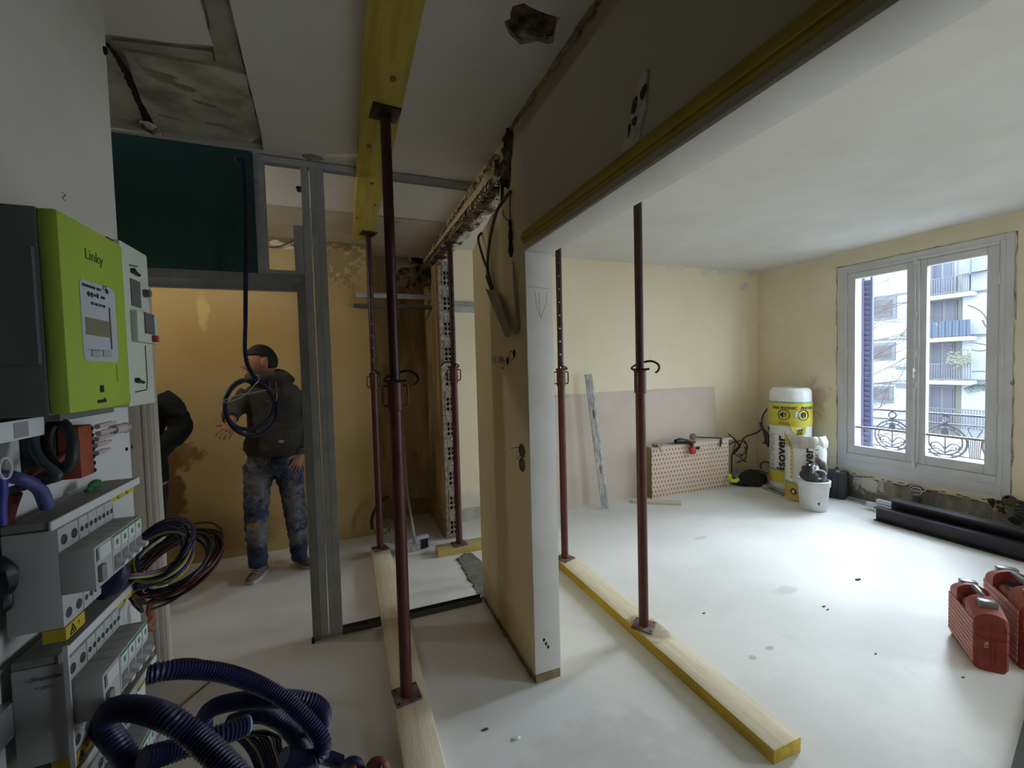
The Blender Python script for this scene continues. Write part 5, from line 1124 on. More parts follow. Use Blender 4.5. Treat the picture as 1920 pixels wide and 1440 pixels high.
# left corridor floor bits
br = thing('broom', 'push broom with black and white bristles standing in the gap by the sole timber', 'broom', (.56, 3.72, 0))
ba, bb_ = ZP(764, 1038, .0), ZP(806, 1026, .0); bd_ = (bb_ - ba).normalized(); bs_ = V((-bd_.y, bd_.x, 0))
Mb = Matrix(((bd_.x, bs_.x, 0, ba.x), (bd_.y, bs_.y, 0, ba.y), (0, 0, 1, 0), (0, 0, 0, 1)))
k = MB(); k.box((-.08, -.0, .085), (.205, .05, .115), bev=.008)
for v in k.bm.verts: v.co = Mb @ v.co
k.build('head', mat('pale_blue_grey_plastic', (150, 152, 164), .5), br)
for m_, x0, x1 in ((mat('white_bristle', (176, 170, 160), .7), -.075, .13), (m_black, .13, .2)):
    k = MB(); n = int((x1 - x0) / .008)
    for i in range(n):
        for r_ in (0, 1): 
            x = x0 + i * .008; k.prism([Mb @ V((x, .005 + r_ * .02, .09)), Mb @ V((x + .005, .005 + r_ * .02, .09)), Mb @ V((x + .005, .018 + r_ * .02, .09)), Mb @ V((x, .018 + r_ * .02, .09))], V((random.uniform(-.004, .004), random.uniform(-.012, -.004) , -.087)))
    o = k.build('bristles', m_, br); o['kind'] = 'stuff'
h0, h1 = ZP(779, 1022, .11), YP(764, 928, 4.25); hd = (h1 - h0).normalized()
k = MB(); k.tube([h0, h0 + hd * .07, h0 + hd * .1], [.02, .018, .013], 10); k.build('socket', MATS['pale_blue_grey_plastic'], br)
k = MB(); k.tube([h0 + hd * .06, h1, h1 + (YP(757, 800, 4.6) - h1).normalized() * .62], [.012] * 3, 10); k.build('handle', mat('grey_green_handle', (166, 168, 166), .5, .2), br)
fc = bundle('floor_cable', 'black cable loop standing at the wall behind the far left prop', [[YP(698, 992, 4.1), YP(697, 975, 4.1), YP(702, 958, 4.1), YP(712, 942, 4.1), YP(722, 934, 4.1), YP(729, 931, 4.1)]], .012, m_black, 'cable')
k = MB(); k.tube(spline([YP(x, y, 4.05) for x, y in ((729, 931), (733, 945), (728, 960), (722, 975), (727, 985), (732, 990), (722, 1000), (708, 1004), (703, 995), (715, 988), (730, 992), (730, 1002))], 6), .004, 6); k.build('thin_wire', m_wd, fc)
k = MB(); P_ = [ZP(x, y) for x, y in ((857, 1047), (872, 1040), (886, 1037), (905, 1056), (912, 1100), (908, 1118), (896, 1112), (888, 1098), (878, 1085), (868, 1064))]
pp_ = []
for i in range(len(P_)):
    for j in range(5): q_ = P_[i].lerp(P_[(i + 1) % len(P_)], j / 5); q_ += V(noise.noise_vector(q_ * 25)) * .018; q_.z = 0.0005; pp_.append(q_)
k.prism(pp_, (0, 0, .003)); k.build('mortar_scar', m_mortar, bpy.data.objects['floor'])
k = MB(); k.tube(pp_[-16:] + pp_[:10], [.004 + .004 * random.random() for _ in range(26)], 6); k.jitter(.008, 40); k.build('broken_edge', m_rubdark, bpy.data.objects['floor'])
k = MB(); n = 30
for i in range(n): k.blob((.816, 1.92 + i * .028, .012), (0, 1, 0), (-1, 0, .8), .03, .018 + .01 * random.random(), .008, i, n=8, rings=3)
k.build('plaster_crumbs', mat('crumbled_plaster', (150, 140, 116), .95, c2=(104, 96, 76), scale=20, bump=.5), wm)
for i, (x, y, s) in enumerate(((910, 1368, .012), (967, 1385, .016), (700, 1355, .0), (1545, 1137, .01), (1552, 1143, .008), (1609, 1087, .02), (1642, 1226, .006), (1806, 1270, .008), (1320, 1150, .008), (1100, 1097, .01))):
    if s: k = MB(); k.blob(ZP(x, y, .001), (1, 0, 0), (0, 1, 0), s * 1.4, s * .6, s * .3, i, n=9, rings=3, thick=s * .4); k.build('debris_chip', m_white if i in (1, 9) else m_rubdark, bpy.data.objects['floor'])
k = MB(); k.tube(spline([ZP(x, y, .004) for x, y in ((300, 1243), (340, 1236), (372, 1237), (396, 1246))], 6), .006, 6); tag(k.build('floor_flex', mat('brown_flex', (92, 70, 52), .6)), 'thin brown cable on the floor by the door jamb', 'cable')
k = MB(); k.tube(spline([ZP(x, y, .003) for x, y in ((393, 1279), (360, 1306), (326, 1334), (300, 1350))], 6), .004, 6); tag(k.build('floor_wire', mat('brown_flex', (0, 0, 0))), 'thin straight wire on the floor under the blue conduit coil', 'wire')

# ------------------------------------------------------------------ people
def loft(mb, rows, n=18, hint=V((1, 0, 0))):
    """rows: (centre, half width along hint, half depth); rings stay level unless a direction is given"""
    R_ = []
    for c, a, b in rows: R_.append(mb.ring(V(c), hint, V((-hint.y, hint.x, 0)), a, b, n))
    for i in range(len(R_) - 1): mb.join(R_[i], R_[i + 1])
    mb.face(R_[0][::-1]); mb.face(R_[-1])
def limb(mb, pts, rs, n=14):
    P_ = spline(pts, 5); m_ = len(P_); K = len(rs) - 1
    R_ = [rs[min(int(i / (m_ - 1) * K), K - 1)] * (1 - (i / (m_ - 1) * K - min(int(i / (m_ - 1) * K), K - 1))) + rs[min(int(i / (m_ - 1) * K), K - 1) + 1] * (i / (m_ - 1) * K - min(int(i / (m_ - 1) * K), K - 1)) for i in range(m_)]
    mb.tube(P_, R_, n)
def head(mb, c, f, u=V((0, 0, 1)), s=1.0, part='head'):
    c = V(c); f = V(f).normalized(); l = u.cross(f).normalized(); u = f.cross(l)
    vs = mb.ell((0, 0, 0), (1, 1, 1), 36, 28); dead = []
    for v in vs:
        x, y, z = v.co; fx, ly, uz = .100 * x, .077 * y, .122 * z
        if z < 0:
            ly *= 1 - .30 * (-z) ** 1.4; fx *= 1 - (.35 * (-z) ** 1.3 if x < 0 else .06 * -z)
            if x > 0: fx += .012 * (-z) ** 2
        if x > 0 and part == 'head':
            g = lambda y0, z0, sy, sz: math.exp(-((y - y0) / sy) ** 2 - ((z - z0) / sz) ** 2)
            fx += .026 * g(0, -.20, .17, .13) + .012 * g(0, -.02, .14, .2) + .006 * g(0, .2, .5, .1) + .007 * g(0, -.5, .3, .07) + .006 * g(0, -.62, .28, .06) + .010 * g(0, -.86, .4, .14)
            fx -= .012 * g(.42, .03, .2, .12) + .012 * g(-.42, .03, .2, .12) + .004 * g(0, -.56, .4, .03)
        if part == 'hair':
            lim = .38 if x > .35 else (.38 - (.35 - x) * 1.1 if x > -.3 else -.34)
            if abs(y) > .5 and -.32 < x < .35: lim = max(lim, .30)
            if z < lim: dead.append(v)
            k_ = 1.035; fx *= k_; ly *= k_; uz *= k_ * 1.0
        v.co = c + (f * fx + l * ly + u * uz) * s
    if dead: bmesh.ops.delete(mb.bm, geom=dead, context='VERTS')
    if part == 'head':
        for sg in (-1, 1):
            M = Matrix((f, l, u)).transposed()
            mb.ell(c + (f * -.008 + l * sg * .079 + u * -.005) * s, (.019 * s, .009 * s, .033 * s), 12, 8, rot=M)
def hand(mb, w, d, nrm, side, curl=.35, spread=.12, L=1.0):
    """palm, four fingers of their own lengths, and a thumb leaving the side of the palm"""
    w, d, side = V(w), V(d).normalized(), V(side); side = (side - d * side.dot(d)).normalized(); nrm = V(nrm); nrm = (nrm - d * nrm.dot(d) - side * nrm.dot(side)).normalized()
    R_ = [mb.ring(w + d * t * L, side, nrm, a * L, b * L, 14) for t, a, b in ((-.01, .026, .019), (.02, .034, .017), (.05, .041, .0155), (.085, .042, .013), (.092, .038, .010))]
    for i in range(4): mb.join(R_[i], R_[i + 1])
    mb.face(R_[0][::-1]); mb.face(R_[-1])
    for i, ln in enumerate((.070, .078, .073, .058)):
        o = (1.5 - i); p_ = w + d * .082 * L + side * (.0215 * o * L); dd = (d + side * spread * o).normalized(); P_ = [p_]; a = 0
        for j, fr_ in enumerate((.45, .32, .23)):
            a += curl * (1 + .25 * i * .5); P_.append(P_[-1] + (dd * math.cos(a) + nrm * math.sin(a)) * ln * fr_ * L)
        mb.tube(P_, [.0088 * L, .0083 * L, .0075 * L, .0062 * L], 8)
    p_ = w + d * .022 * L + side * .03 * L; dd = (d * .65 + side * .75).normalized()
    mb.tube([p_, p_ + dd * .03 * L, p_ + dd * .05 * L + d * .006, p_ + (dd * .055 + d * .022 + nrm * .006) * L], [.013 * L, .0115 * L, .0095 * L, .0075 * L], 9)
def shoe(par, heel, toe, up_m, sole_m, ankle):
    h, t = V(heel), V(toe); h.z = t.z = 0; d = (t - h).normalized(); s = V((-d.y, d.x, 0)); L = (t - h).length
    k = MB(); R_ = []
    for f_, w, z in ((-.02, .026, .078), (.04, .036, .092), (.2, .037, .098), (.38, .040, .088), (.55, .046, .070), (.75, .047, .056), (.92, .036, .046), (1.0, .018, .036)):
        c = h + d * L * f_; ring = []
        for i in range(16):
            a = 2 * math.pi * i / 16; zz = .018 + (z - .018) * max(0, math.sin(a)) ** .8 if math.sin(a) > 0 else .012
            ring.append(k.bm.verts.new(c + s * w * math.cos(a) + V((0, 0, zz))))
        R_.append(ring)
    for i in range(len(R_) - 1): k.join(R_[i], R_[i + 1])
    k.face(R_[0][::-1]); k.face(R_[-1]); sh_ = k.build('shoe', up_m, par)
    k = MB(); pts = []
    for f_, w in ((-.04, .02), (.02, .036), (.25, .038), (.55, .049), (.8, .048), (.97, .034), (1.03, .012)): pts.append((f_, w))
    loop_ = [h + d * L * f_ + s * w for f_, w in pts] + [h + d * L * f_ - s * w for f_, w in pts[::-1]]
    k.prism([q_ + V((0, 0, .001)) for q_ in loop_], (0, 0, .024)); k.build('sole', sole_m, sh_)
    k = MB()
    for i in range(4): c = h + d * L * (.36 + .1 * i) + V((0, 0, .094 - .011 * i)); k.tube([c - s * .03 - V((0, 0, .006)), c + V((0, 0, .002)), c + s * .03 - V((0, 0, .006))], .0035, 6)
    k.build('laces', MATS['lace_white'], sh_)
m_skin = mat('skin', (172, 122, 100), .55); m_hair = mat('dark_hair', (20, 16, 14), .7, bump=.3, scale=120, bscale=260); mat('lace_white', (200, 196, 188), .7)
m_hood = mat('charcoal_hoodie', (70, 66, 62), .9, c2=(56, 52, 50), scale=5, bump=.1, bscale=90)
m_jean = mat('worn_denim', (56, 66, 96), .85, c2=(38, 44, 68), scale=9, bump=.2, bscale=70, lo=.35, hi=.62)
for c_, r_ in ((YP(482, 905, 3.6), (.10, .2, .16)), (YP(552, 930, 3.72), (.06, .2, .22)), (YP(480, 1000, 3.58), (.08, .2, .09)), (YP(486, 850, 3.6), (.08, .2, .03)), (YP(556, 1000, 3.75), (.07, .2, .06))): stain_or_shade(m_jean, c_, r_, (150, 146, 140), .5, .9, 24, .9)
stain_or_shade(m_jean, YP(476, 985, 3.58), (.04, .2, .03), (176, 140, 96), .7, .8, 14)
m_shoe = mat('grey_shoe', (120, 112, 104), .8, c2=(102, 94, 88), scale=20); m_sole = mat('pale_sole', (178, 170, 160), .6)
man = thing('person', 'man in charcoal hoodie and plaster-stained jeans standing behind the stud frame', 'person', (-.5, 3.7, 0))
Y_ = lambda x, y, d=3.68: YP(x, y, d)
HC = Y_(490, 680, 3.66); HF = V((-.95, -.28, -.06)); side_x = V((.955, -.30, 0))
pxm = 3.2 / FPX
k = MB()
head(k, HC, HF, s=1.06)
limb(k, [HC + V((.02, .01, -.06)), Y_(507, 712), Y_(512, 740)], [.058, .06, .075])
loft(k, [(Y_(514, 860), .15, .10), (Y_(515, 800), .14, .095), (Y_(512, 750), .16, .10), (Y_(511, 726), .17, .08), (Y_(511, 716), .07, .06)], hint=side_x)
wrR = Y_(563, 850, 3.60); wrL = Y_(433, 800, 3.42); elR = Y_(574, 800, 3.68); elL = Y_(435, 772, 3.60)
limb(k, [Y_(560, 735), elR, wrR], [.05, .042, .028]); limb(k, [Y_(462, 737), elL, wrL], [.05, .044, .028])
hand(k, wrR, Y_(548, 890, 3.56) - wrR, V((-.2, -.3, 0)) * -1, V((-1, -.4, .2)), .22)
hand(k, wrL, Y_(421, 812, 3.28) - wrL, V((.3, 0, -1)), V((-1, .2, .6)), .5)
for hip, kn, an in ((Y_(487, 872), Y_(480, 985, 3.62), Y_(484, 1062, 3.66)), (Y_(541, 872), Y_(556, 985, 3.72), Y_(562, 1046, 3.83))): limb(k, [hip, (hip + kn) / 2, kn, (kn + an) / 2, an], [.085, .07, .05, .045, .036])
remesh(k, 'body', m_skin, .0048, man, 2)
k = MB(); head(k, HC, HF, s=1.06, part='hair'); o = k.build('hair', m_hair, man); md = o.modifiers.new('t', 'SOLIDIFY'); md.thickness = .006; md.offset = 0
k = MB()
fN = HF.normalized(); lN = V((0, 0, 1)).cross(fN).normalized()
for s_ in (-1, 1): k.ell(HC + (fN * .088 + lN * s_ * .033 + V((0, 0, .004))) * 1.06, (.011, .011, .010), 10, 8)
o = k.build('eyes', mat('eye_dark', (60, 48, 42), .3), man); o['kind'] = 'stuff'
k = MB()
loft(k, [(Y_(514, 852), .195, .135), (Y_(514, 838), .215, .15), (Y_(515, 815), .205, .14), (Y_(516, 790), .19, .13), (Y_(513, 762), .20, .13), (Y_(511, 740), .215, .125), (Y_(511, 724), .17, .105), (Y_(512, 713), .09, .085)], hint=side_x, n=28)
limb(k, [Y_(553, 738), Y_(571, 770), elR, Y_(567, 843, 3.61)], [.075, .066, .058, .048], 16)
limb(k, [Y_(468, 740), Y_(450, 758, 3.65), elL, (elL + wrL) / 2], [.078, .07, .062, .054], 16)
k.tube(spline([HC + V((.02, .02, -.10)) + side_x * (.105 * math.cos(t)) + V((side_x.y, -side_x.x, 0)) * (-.10 * math.sin(t)) + V((0, 0, .02 * math.sin(t))) for t in [i * 2 * math.pi / 16 for i in range(16)]], 3, True), .038, 10, closed=True)
k.ell(Y_(522, 712, 3.76), (.12, .07, .07), 14, 10)
remesh(k, 'hoodie', m_hood, .011, man, 3, .010, 8)
hd_ = bpy.data.objects['hoodie']
k = MB()
loft(k, [(Y_(567, 838, 3.615), .052, .052), (Y_(566, 850, 3.605), .05, .05)], hint=side_x); k.build('cuff', mat('grey_cuff', (104, 100, 98), .9, c2=(80, 76, 74), scale=30), hd_)
for x in (506, 517): k = MB(); k.tube(spline([Y_(x, 716, 3.56), Y_(x + 1, 730, 3.54), Y_(x + 1, 748, 3.535)], 4), .0035, 6); k.build('drawstring', MATS['grey_cuff'], hd_)
k = MB(); k.blob(Y_(527, 828, 3.527), (1, -.3, 0), (0, 0, 1), .025, .014, .004, 3, n=12, rings=3); k.build('paint_smear', mat('plaster_smear', (160, 154, 148), .9), hd_)
k = MB()
loft(k, [(Y_(513, 846), .178, .118), (Y_(513, 862), .19, .125), (Y_(514, 876), .195, .125), (Y_(514, 886), .17, .11)], hint=side_x, n=24)
limb(k, [Y_(487, 872), Y_(483, 915, 3.66), Y_(480, 980, 3.62), Y_(482, 1020, 3.64), Y_(484, 1060, 3.66)], [.107, .092, .075, .068, .064], 16)
limb(k, [Y_(540, 872), Y_(548, 920, 3.70), Y_(556, 980, 3.73), Y_(559, 1015, 3.78), Y_(562, 1043, 3.83)], [.105, .088, .072, .066, .062], 16)
remesh(k, 'jeans', m_jean, .011, man, 3, .011, 11)
shoe(man, ZP(497, 1071), ZP(466, 1097), m_shoe, m_sole, None); shoe(man, ZP(556, 1049), ZP(583, 1066), m_shoe, m_sole, None)
# second person, dressed in black, mostly behind the door casing
p2 = thing('person', 'person in black coat, arm bent, mostly hidden behind the left door casing', 'person', (-1.32, 3.52, 0))
C_ = V((-1.335, 3.53, 0)); z_ = lambda x, y, z: V((C_.x + x, C_.y + y, z))
m_coat = mat('black_coat', (20, 20, 22), .95); sx_ = V((1, 0, 0))
k = MB(); head(k, z_(0, -.03, 1.66), V((-.5, -.86, 0)), s=1.0)
limb(k, [z_(0, 0, 1.60), z_(0, 0, 1.50), z_(0, 0, 1.44)], [.055, .057, .07]); loft(k, [(z_(0, 0, .86), .15, .1), (z_(0, 0, 1.15), .13, .09), (z_(0, 0, 1.38), .17, .09), (z_(0, 0, 1.46), .09, .06)], hint=sx_)
eA, wA = V((-1.045, 3.50, 1.215)), V((-1.15, 3.36, 1.06)); eB, wB = z_(-.28, .0, 1.14), z_(-.26, -.12, .90)
limb(k, [z_(.18, 0, 1.42), eA, wA], [.05, .043, .028]); limb(k, [z_(-.18, 0, 1.42), eB, wB], [.05, .043, .028])
hand(k, wA, V((-.8, -.3, -.5)), V((0, 1, -.3)), V((0, -.5, 1)), .4); hand(k, wB, V((.1, -.1, -1)), V((1, 0, 0)), V((0, -1, 0)), .3)
for s_ in (-.1, .1): limb(k, [z_(s_, 0, .86), z_(s_, -.01, .5), z_(s_, .02, .08)], [.085, .05, .036])
remesh(k, 'body', m_skin, .0055, p2, 2)
k = MB(); head(k, z_(0, -.03, 1.66), V((-.5, -.86, 0)), part='hair'); o = k.build('hair', m_hair, p2); md = o.modifiers.new('t', 'SOLIDIFY'); md.thickness = .006; md.offset = 0
k = MB(); loft(k, [(z_(.0, 0, .86), .20, .15), (z_(0, 0, 1.0), .195, .145), (z_(0, 0, 1.15), .18, .13), (z_(0, 0, 1.32), .20, .13), (z_(0, 0, 1.42), .20, .12), (z_(0, 0, 1.48), .10, .08)], hint=sx_, n=26)
limb(k, [z_(.16, 0, 1.42), z_(.24, -.01, 1.34), eA, V((-1.10, 3.43, 1.13)), wA], [.085, .08, .066, .058, .05], 16); limb(k, [z_(-.16, 0, 1.42), eB, wB], [.08, .066, .05], 16)
remesh(k, 'coat', m_coat, .012, p2, 3, .008, 8)
k = MB(); loft(k, [(z_(0, 0, .93), .17, .12), (z_(0, 0, .84), .185, .125), (z_(0, 0, .78), .17, .11)], hint=sx_)
for s_ in (-.09, .09): limb(k, [z_(s_, 0, .84), z_(s_, -.01, .5), z_(s_, .02, .07)], [.1, .075, .065], 16)
remesh(k, 'trousers', mat('dark_trousers', (30, 30, 34), .9), .012, p2, 3, .008, 10)
for s_ in (-.1, .1): shoe(p2, z_(s_, .05, 0), z_(s_ - .04, -.2, 0), m_black, m_black, None)

# ------------------------------------------------------------------ outside
struct(box1('street_ground', (5.7, -60, -7.4), (80, 90, -7.2), mat('pale_street', (128, 130, 134), .9, c2=(116, 118, 122), scale=.4)))
sh = thing('window_shutter', 'blue grey louvred shutter folded outside the left pane', 'shutter', (5.68, 3.08, .46))
m_sh = mat('blue_shutter_paint', (70, 74, 112), .6)
y_s = 3.155
k = MB(); k.box((5.63, 3.055, .47), (5.66, 3.075, 2.5)); k.box((5.63, 3.135, .47), (5.66, 3.165, 2.5)); k.build('frame', m_sh, sh)
sm = None
for i in range(34):
    if sm is None:
        k = MB(); k.box((-.005, -.032, -.034), (.005, .032, .034), rot=Matrix.Rotation(-.3, 3, 'Y')); sm = k.mesh('slat', m_sh)
    o = link('slat', sm, sh); o.location = (5.645 - 5.68 * 0, 3.105, .5 + i * .0585)
    o.matrix_parent_inverse = Matrix.Translation(-sh.location)
rl = thing('balcony_railing', 'ornate iron railing with rings and scrolls outside the window', 'railing', (5.75, 2.5, .5))
m_iron = mat('grey_iron', (66, 68, 78), .5, .2)
rx = 5.78
k = MB(); k.box((rx - .02, 1.85, .955), (rx + .02, 3.2, .975), bev=.004); k.build('top_rail', m_iron, rl)
for z in (.86, .54): k = MB(); k.box((rx - .008, 1.85, z), (rx + .008, 3.2, z + .012)); k.build('bar', m_iron, rl)
def circ(y, z, r, t=.008, a0=0, a1=2 * math.pi, n=28):
    return [(rx, y + r * math.cos(a0 + (a1 - a0) * i / n), z + r * math.sin(a0 + (a1 - a0) * i / n)) for i in range(n + (0 if abs(a1 - a0 - 2 * math.pi) < 1e-6 else 1))]
for yc in (2.93, 2.47, 2.02):
    k = MB(); k.tube(circ(yc, .912, .035), .007, 7, closed=True); k.build('small_ring', m_iron, rl)
    k = MB(); k.tube(circ(yc, .68, .17), .009, 7, closed=True); k.tube(circ(yc, .68, .135), .007, 7, closed=True)
    for a in range(8): c_, s_ = math.cos(a * math.pi / 4 + .4), math.sin(a * math.pi / 4 + .4); k.tube([(rx, yc + .135 * c_, .68 + .135 * s_), (rx, yc + .17 * c_, .68 + .17 * s_)], .005, 6)
    k.build('large_ring', m_iron, rl)
    k = MB(); k.tube([(rx, yc, .86), (rx, yc, .55)], .006, 6)
    for s_ in (-1, 1):
        k.tube(spline([(rx, yc, .60), (rx, yc + s_ * .05, .66), (rx, yc + s_ * .10, .655), (rx, yc + s_ * .115, .63), (rx, yc + s_ * .095, .612), (rx, yc + s_ * .08, .63)], 6), .006, 6)
        k.tube(spline([(rx, yc, .56), (rx, yc + s_ * .06, .60), (rx, yc + s_ * .12, .58), (rx, yc + s_ * .13, .56)], 6), .006, 6)
    k.box((rx - .006, yc - .03, .745), (rx + .006, yc + .03, .80)); k.box((rx - .006, yc - .02, .80), (rx + .006, yc + .02, .825)); k.build('scroll', m_iron, rl)
for yc in (2.7, 2.245):
    k = MB()
    for i in range(-3, 4): k.tube([(rx, yc + i * .012, .54), (rx, yc + i * .016, .72)], .004, 6)
    k.tube(spline([(rx, yc, .72), (rx, yc + .03, .78), (rx, yc + .05, .83), (rx, yc + .03, .85)], 5), .005, 6); k.tube(spline([(rx, yc, .72), (rx, yc - .03, .78), (rx, yc - .05, .83), (rx, yc - .03, .85)], 5), .005, 6); k.build('lyre', m_iron, rl)
FX = 35.0
f = lambda x, y, d=0: XP(x, y, FX + d)
m_fac = mat('white_render_facade', (116, 118, 122), .9, c2=(110, 112, 116), scale=.5); m_facw = mat('facade_balcony_wall', (102, 101, 96), .9)
bld = thing('apartment_building', 'white apartment block with stacked balconies across the street', 'building', (FX, 16, -7.2))
ytR = f(1856, 560).y; yB = f(1822, 600).y; yL = 24.0
zt1 = f(1700, 440).z + .8; ztr = f(1840, 512).z
k = MB(); k.box((FX, yB, -7.2), (FX + 9, f(1742, 600).y + .2, zt1 - .2)); k.build('balcony_wall', m_facw, bld)
k = MB(); k.box((FX - 1.2, f(1742, 600).y + .2, -7.2), (FX + 9, yL, zt1 + 1.5)); k.build('left_wall', m_fac, bld)
k = MB(); k.box((FX - 1.0, ytR - 1.0, -7.2), (FX + 9, yB, ztr)); k.build('right_wall', m_fac, bld)
k = MB(); k.prism([(FX - 1.4, ytR - 1.4, ztr), (FX - 1.4, yB + .1, ztr - .1), (FX - 1.4, yB + .1, ztr + .2), (FX - 1.4, yB - .5, ztr + .7), (FX - 1.4, ytR - 1.4, ztr + .9)], (9, 0, 0)); k.build('roof', mat('roof_grey', (92, 94, 98), .8), bld)
m_band = mat('facade_band_grey', (70, 72, 77), .9)  # string courses in a darker grey than the walls
for y in (557, 638, 719, 800): q_ = f(1650, y, -1.2); box1('string_course', (FX - 1.24, f(1742, 600).y + .2, q_.z - .05), (FX - 1.2, yL, q_.z + .05), m_band, bld)
for y in (546, 628, 714): q_ = f(1840, y, -1.0); box1('string_course', (FX - 1.05, ytR - 1.0, q_.z - .06), (FX - 1.0, yB, q_.z + .06), m_band, bld)
m_shd = mat('roller_blind', (66, 62, 64), .8, c2=(54, 50, 52), scale=3); m_wfr = mat('far_window_frame', (66, 69, 75), .7); m_wpane = mat('far_window_pane', (48, 54, 70), .4)
for x0, y0, x1, y1 in ((1638, 566, 1673, 593), (1640, 649, 1671, 670), (1637, 729, 1667, 750)):
    a, b = f(x0, y0, -1.2), f(x1, y1, -1.2)
    k = MB(); k.box((FX - 1.25, b.y - .25, b.z - .2), (FX - 1.19, a.y + .2, a.z + .2)); w_ = k.build('window', m_wfr, bld)
    box1('blind', (FX - 1.28, b.y, b.z), (FX - 1.24, a.y, a.z), m_shd, w_)
for x, y in ((1690, 690), (1690, 725)):
    a = f(x, y, -1.2); box1('vent', (FX - 1.23, a.y - .3, a.z - .1), (FX - 1.19, a.y + .3, a.z + .1), m_wfr, bld)
for i, (x0, y0, x1, y1) in enumerate(((1749, 488, 1788, 530), (1748, 558, 1795, 598), (1746, 640, 1790, 682), (1744, 722, 1790, 780))):
    a, b = f(x0, y0), f(x1, y1); k = MB(); k.box((FX - .06, b.y, b.z - .9), (FX + .02, a.y, a.z)); w_ = k.build('window', mat('far_window_white', (90, 92, 98), .7), bld)
    n = 2
    for j in range(n):
        t0, t1 = (j + .12) / n, (j + .88) / n
        box1('pane', (FX - .09, a.y + (b.y - a.y) * t1, b.z - .8), (FX - .05, a.y + (b.y - a.y) * t0, a.z - .15), m_wpane if i == 0 else mat('far_shutter_pale', (72, 72, 82), .6), w_)
m_slab = mat('balcony_slab', (122, 122, 125), .9)
for i, y in enumerate((548, 632, 716)):
    q_ = f(1822, y, -1.6); a = f(1741, y, -1.6)
    k = MB(); k.box((FX - 1.7, q_.y + .0, q_.z - .18), (FX, a.y + .6, q_.z + .06)); bal = k.build('balcony', m_slab, bld)
    h = 1.02
    if i == 1:
        n = 16; yy0, yy1 = q_.y + .05, a.y + .6
        pm = None
        for j in range(n):
            box1('panel', (FX - 1.68 - .03 * (j % 2), yy0 + (yy1 - yy0) * j / n, q_.z + .1), (FX - 1.64, yy0 + (yy1 - yy0) * (j + 1) / n - .02, q_.z + h), mat('blue_grey_panel', (44, 54, 70), .7), bal)
    else:
        k = MB(); yy0, yy1 = q_.y + .05, a.y + .6
        k.box((FX - 1.68, yy0, q_.z + h), (FX - 1.63, yy1, q_.z + h + .05)); k.box((FX - 1.68, yy0, q_.z + .12), (FX - 1.63, yy1, q_.z + .17))
        n = 22
        for j in range(n + 1): y_ = yy0 + (yy1 - yy0) * j / n; k.box((FX - 1.67, y_ - .02, q_.z + .1), (FX - 1.64, y_ + .02, q_.z + h))
        if i == 0:
            for y_ in (yy0, yy0 + .55): k.box((FX - 1.67, y_ - .03, q_.z), (FX - 1.62, y_ + .03, q_.z + 2.6))
        k.build('railing', m_wfr, bal)
q_ = f(1745, 765, -1.6); a = f(1850, 765, -1.6)
k = MB(); k.box((FX - 1.68, a.y, q_.z), (FX - 1.63, q_.y + .6, q_.z + .05))
for j in range(26): y_ = a.y + (q_.y + .6 - a.y) * j / 25; k.box((FX - 1.67, y_ - .02, q_.z - 1.1), (FX - 1.64, y_ + .02, q_.z))
k.build('railing', m_wfr, bld)
k = MB(); a = f(1700, 812, -6); k.box((FX - 6.3, 4, -7.2), (FX - 6, 24, a.z)); tag(k.build('garden_wall', mat('tan_wall', (122, 112, 104), .9)), 'low tan garden wall in front of the apartment block', 'wall')
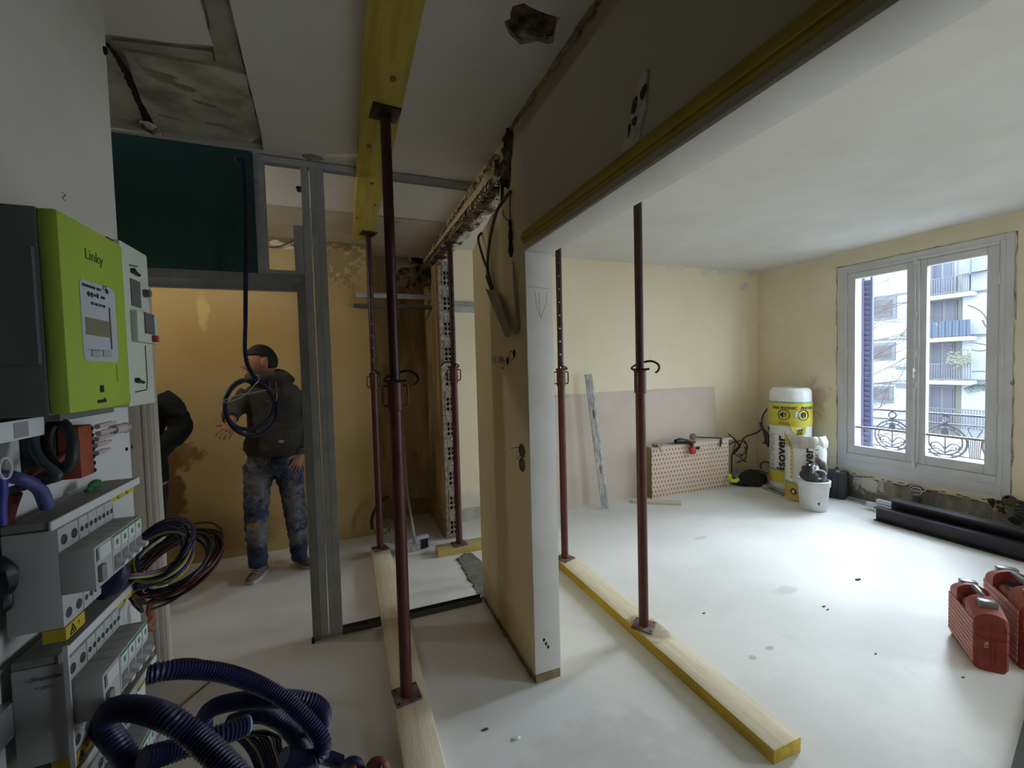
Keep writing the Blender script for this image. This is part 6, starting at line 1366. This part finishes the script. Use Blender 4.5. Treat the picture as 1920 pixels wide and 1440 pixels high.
# bare tree left, conifer twig right
tr = thing('bare_tree', 'bare leafless tree between the window and the apartment block', 'tree', (16, 9.9, -7.2))
m_bark = mat('branch_bark', (52, 47, 45), .85)
rt = random.Random(5)
k = MB(); k.tube([(16, 9.95, -7.2), (16, 9.9, -3), (16.1, 9.85, 1), (16, 9.9, 5)], [.22, .18, .13, .06], 9); k.build('trunk', m_bark, tr)
kb = MB()
def branch(p_, d, L, r, lvl):
    pts = [p_]; dd = d.normalized()
    for i in range(5):
        dd = (dd + V((rt.uniform(-.2, .2), rt.uniform(-.2, .2), rt.uniform(-.12, .2)))).normalized(); pts.append(pts[-1] + dd * L / 5)
    kb.tube(pts, [r * (1 - .15 * i) for i in range(6)], 5)
    if lvl > 0:
        for i in range(4 if lvl > 1 else 3):
            s_ = pts[rt.randint(1, 5)]; branch(s_, (dd + V((rt.uniform(-.6, .6), rt.uniform(-.9, .5), rt.uniform(-.5, .6)))), L * rt.uniform(.4, .65), r * .55, lvl - 1)
for i in range(30):
    z = -3.5 + i * .29; branch(V((16, 9.85, z)), V((rt.uniform(-.5, .5), -1, rt.uniform(.05, .5))), rt.uniform(1.5, 2.6), .019, 2)
o = kb.build('branches', m_bark, tr); o['kind'] = 'stuff'
tw = thing('tree_twigs', 'thin bare twigs and a conifer tip at the right pane', 'tree', (14, 5.6, 0))
k = MB()
for pts in ([(1856, 612), (1845, 590), (1830, 578), (1815, 572)], [(1856, 648), (1835, 644), (1818, 640)], [(1856, 655), (1838, 658), (1822, 656)], [(1856, 698), (1838, 696), (1822, 697)], [(1856, 620), (1848, 612), (1842, 600)]): k.tube(spline([XP(x, y, 14) for x, y in pts], 4), .018, 5)
k.tube([XP(1900, 800, 14), XP(1880, 700, 14), XP(1862, 600, 14)], .05, 6); k.tube([XP(1905, 1000, 14), XP(1900, 800, 14)], .08, 6); k.build('twigs', m_bark, tw)
k = MB(); c = XP(1840, 731, 14)
for i in range(160):
    a = i * 2.4; base = c + V((0, .32 * (i / 160 - .5) * 2, .10 * math.sin(i / 160 * 3))) ; k.tube([base, base + V((math.cos(a) * .08, -.10, math.sin(a) * .11 - .03))], .006, 3, caps=False)
k.build('needles', mat('conifer_green', (48, 58, 54), .8), tw)['kind'] = 'stuff'
k = MB()
for i in range(150):
    c = f(1775 + rt.uniform(0, 45), 674 + rt.gauss(0, 6), -1.9); k.ell(c, (.05, .08, .05), 6, 4)
o = k.build('balcony_shrub', mat('dry_shrub', (78, 80, 68), .9), bld); o['kind'] = 'stuff'
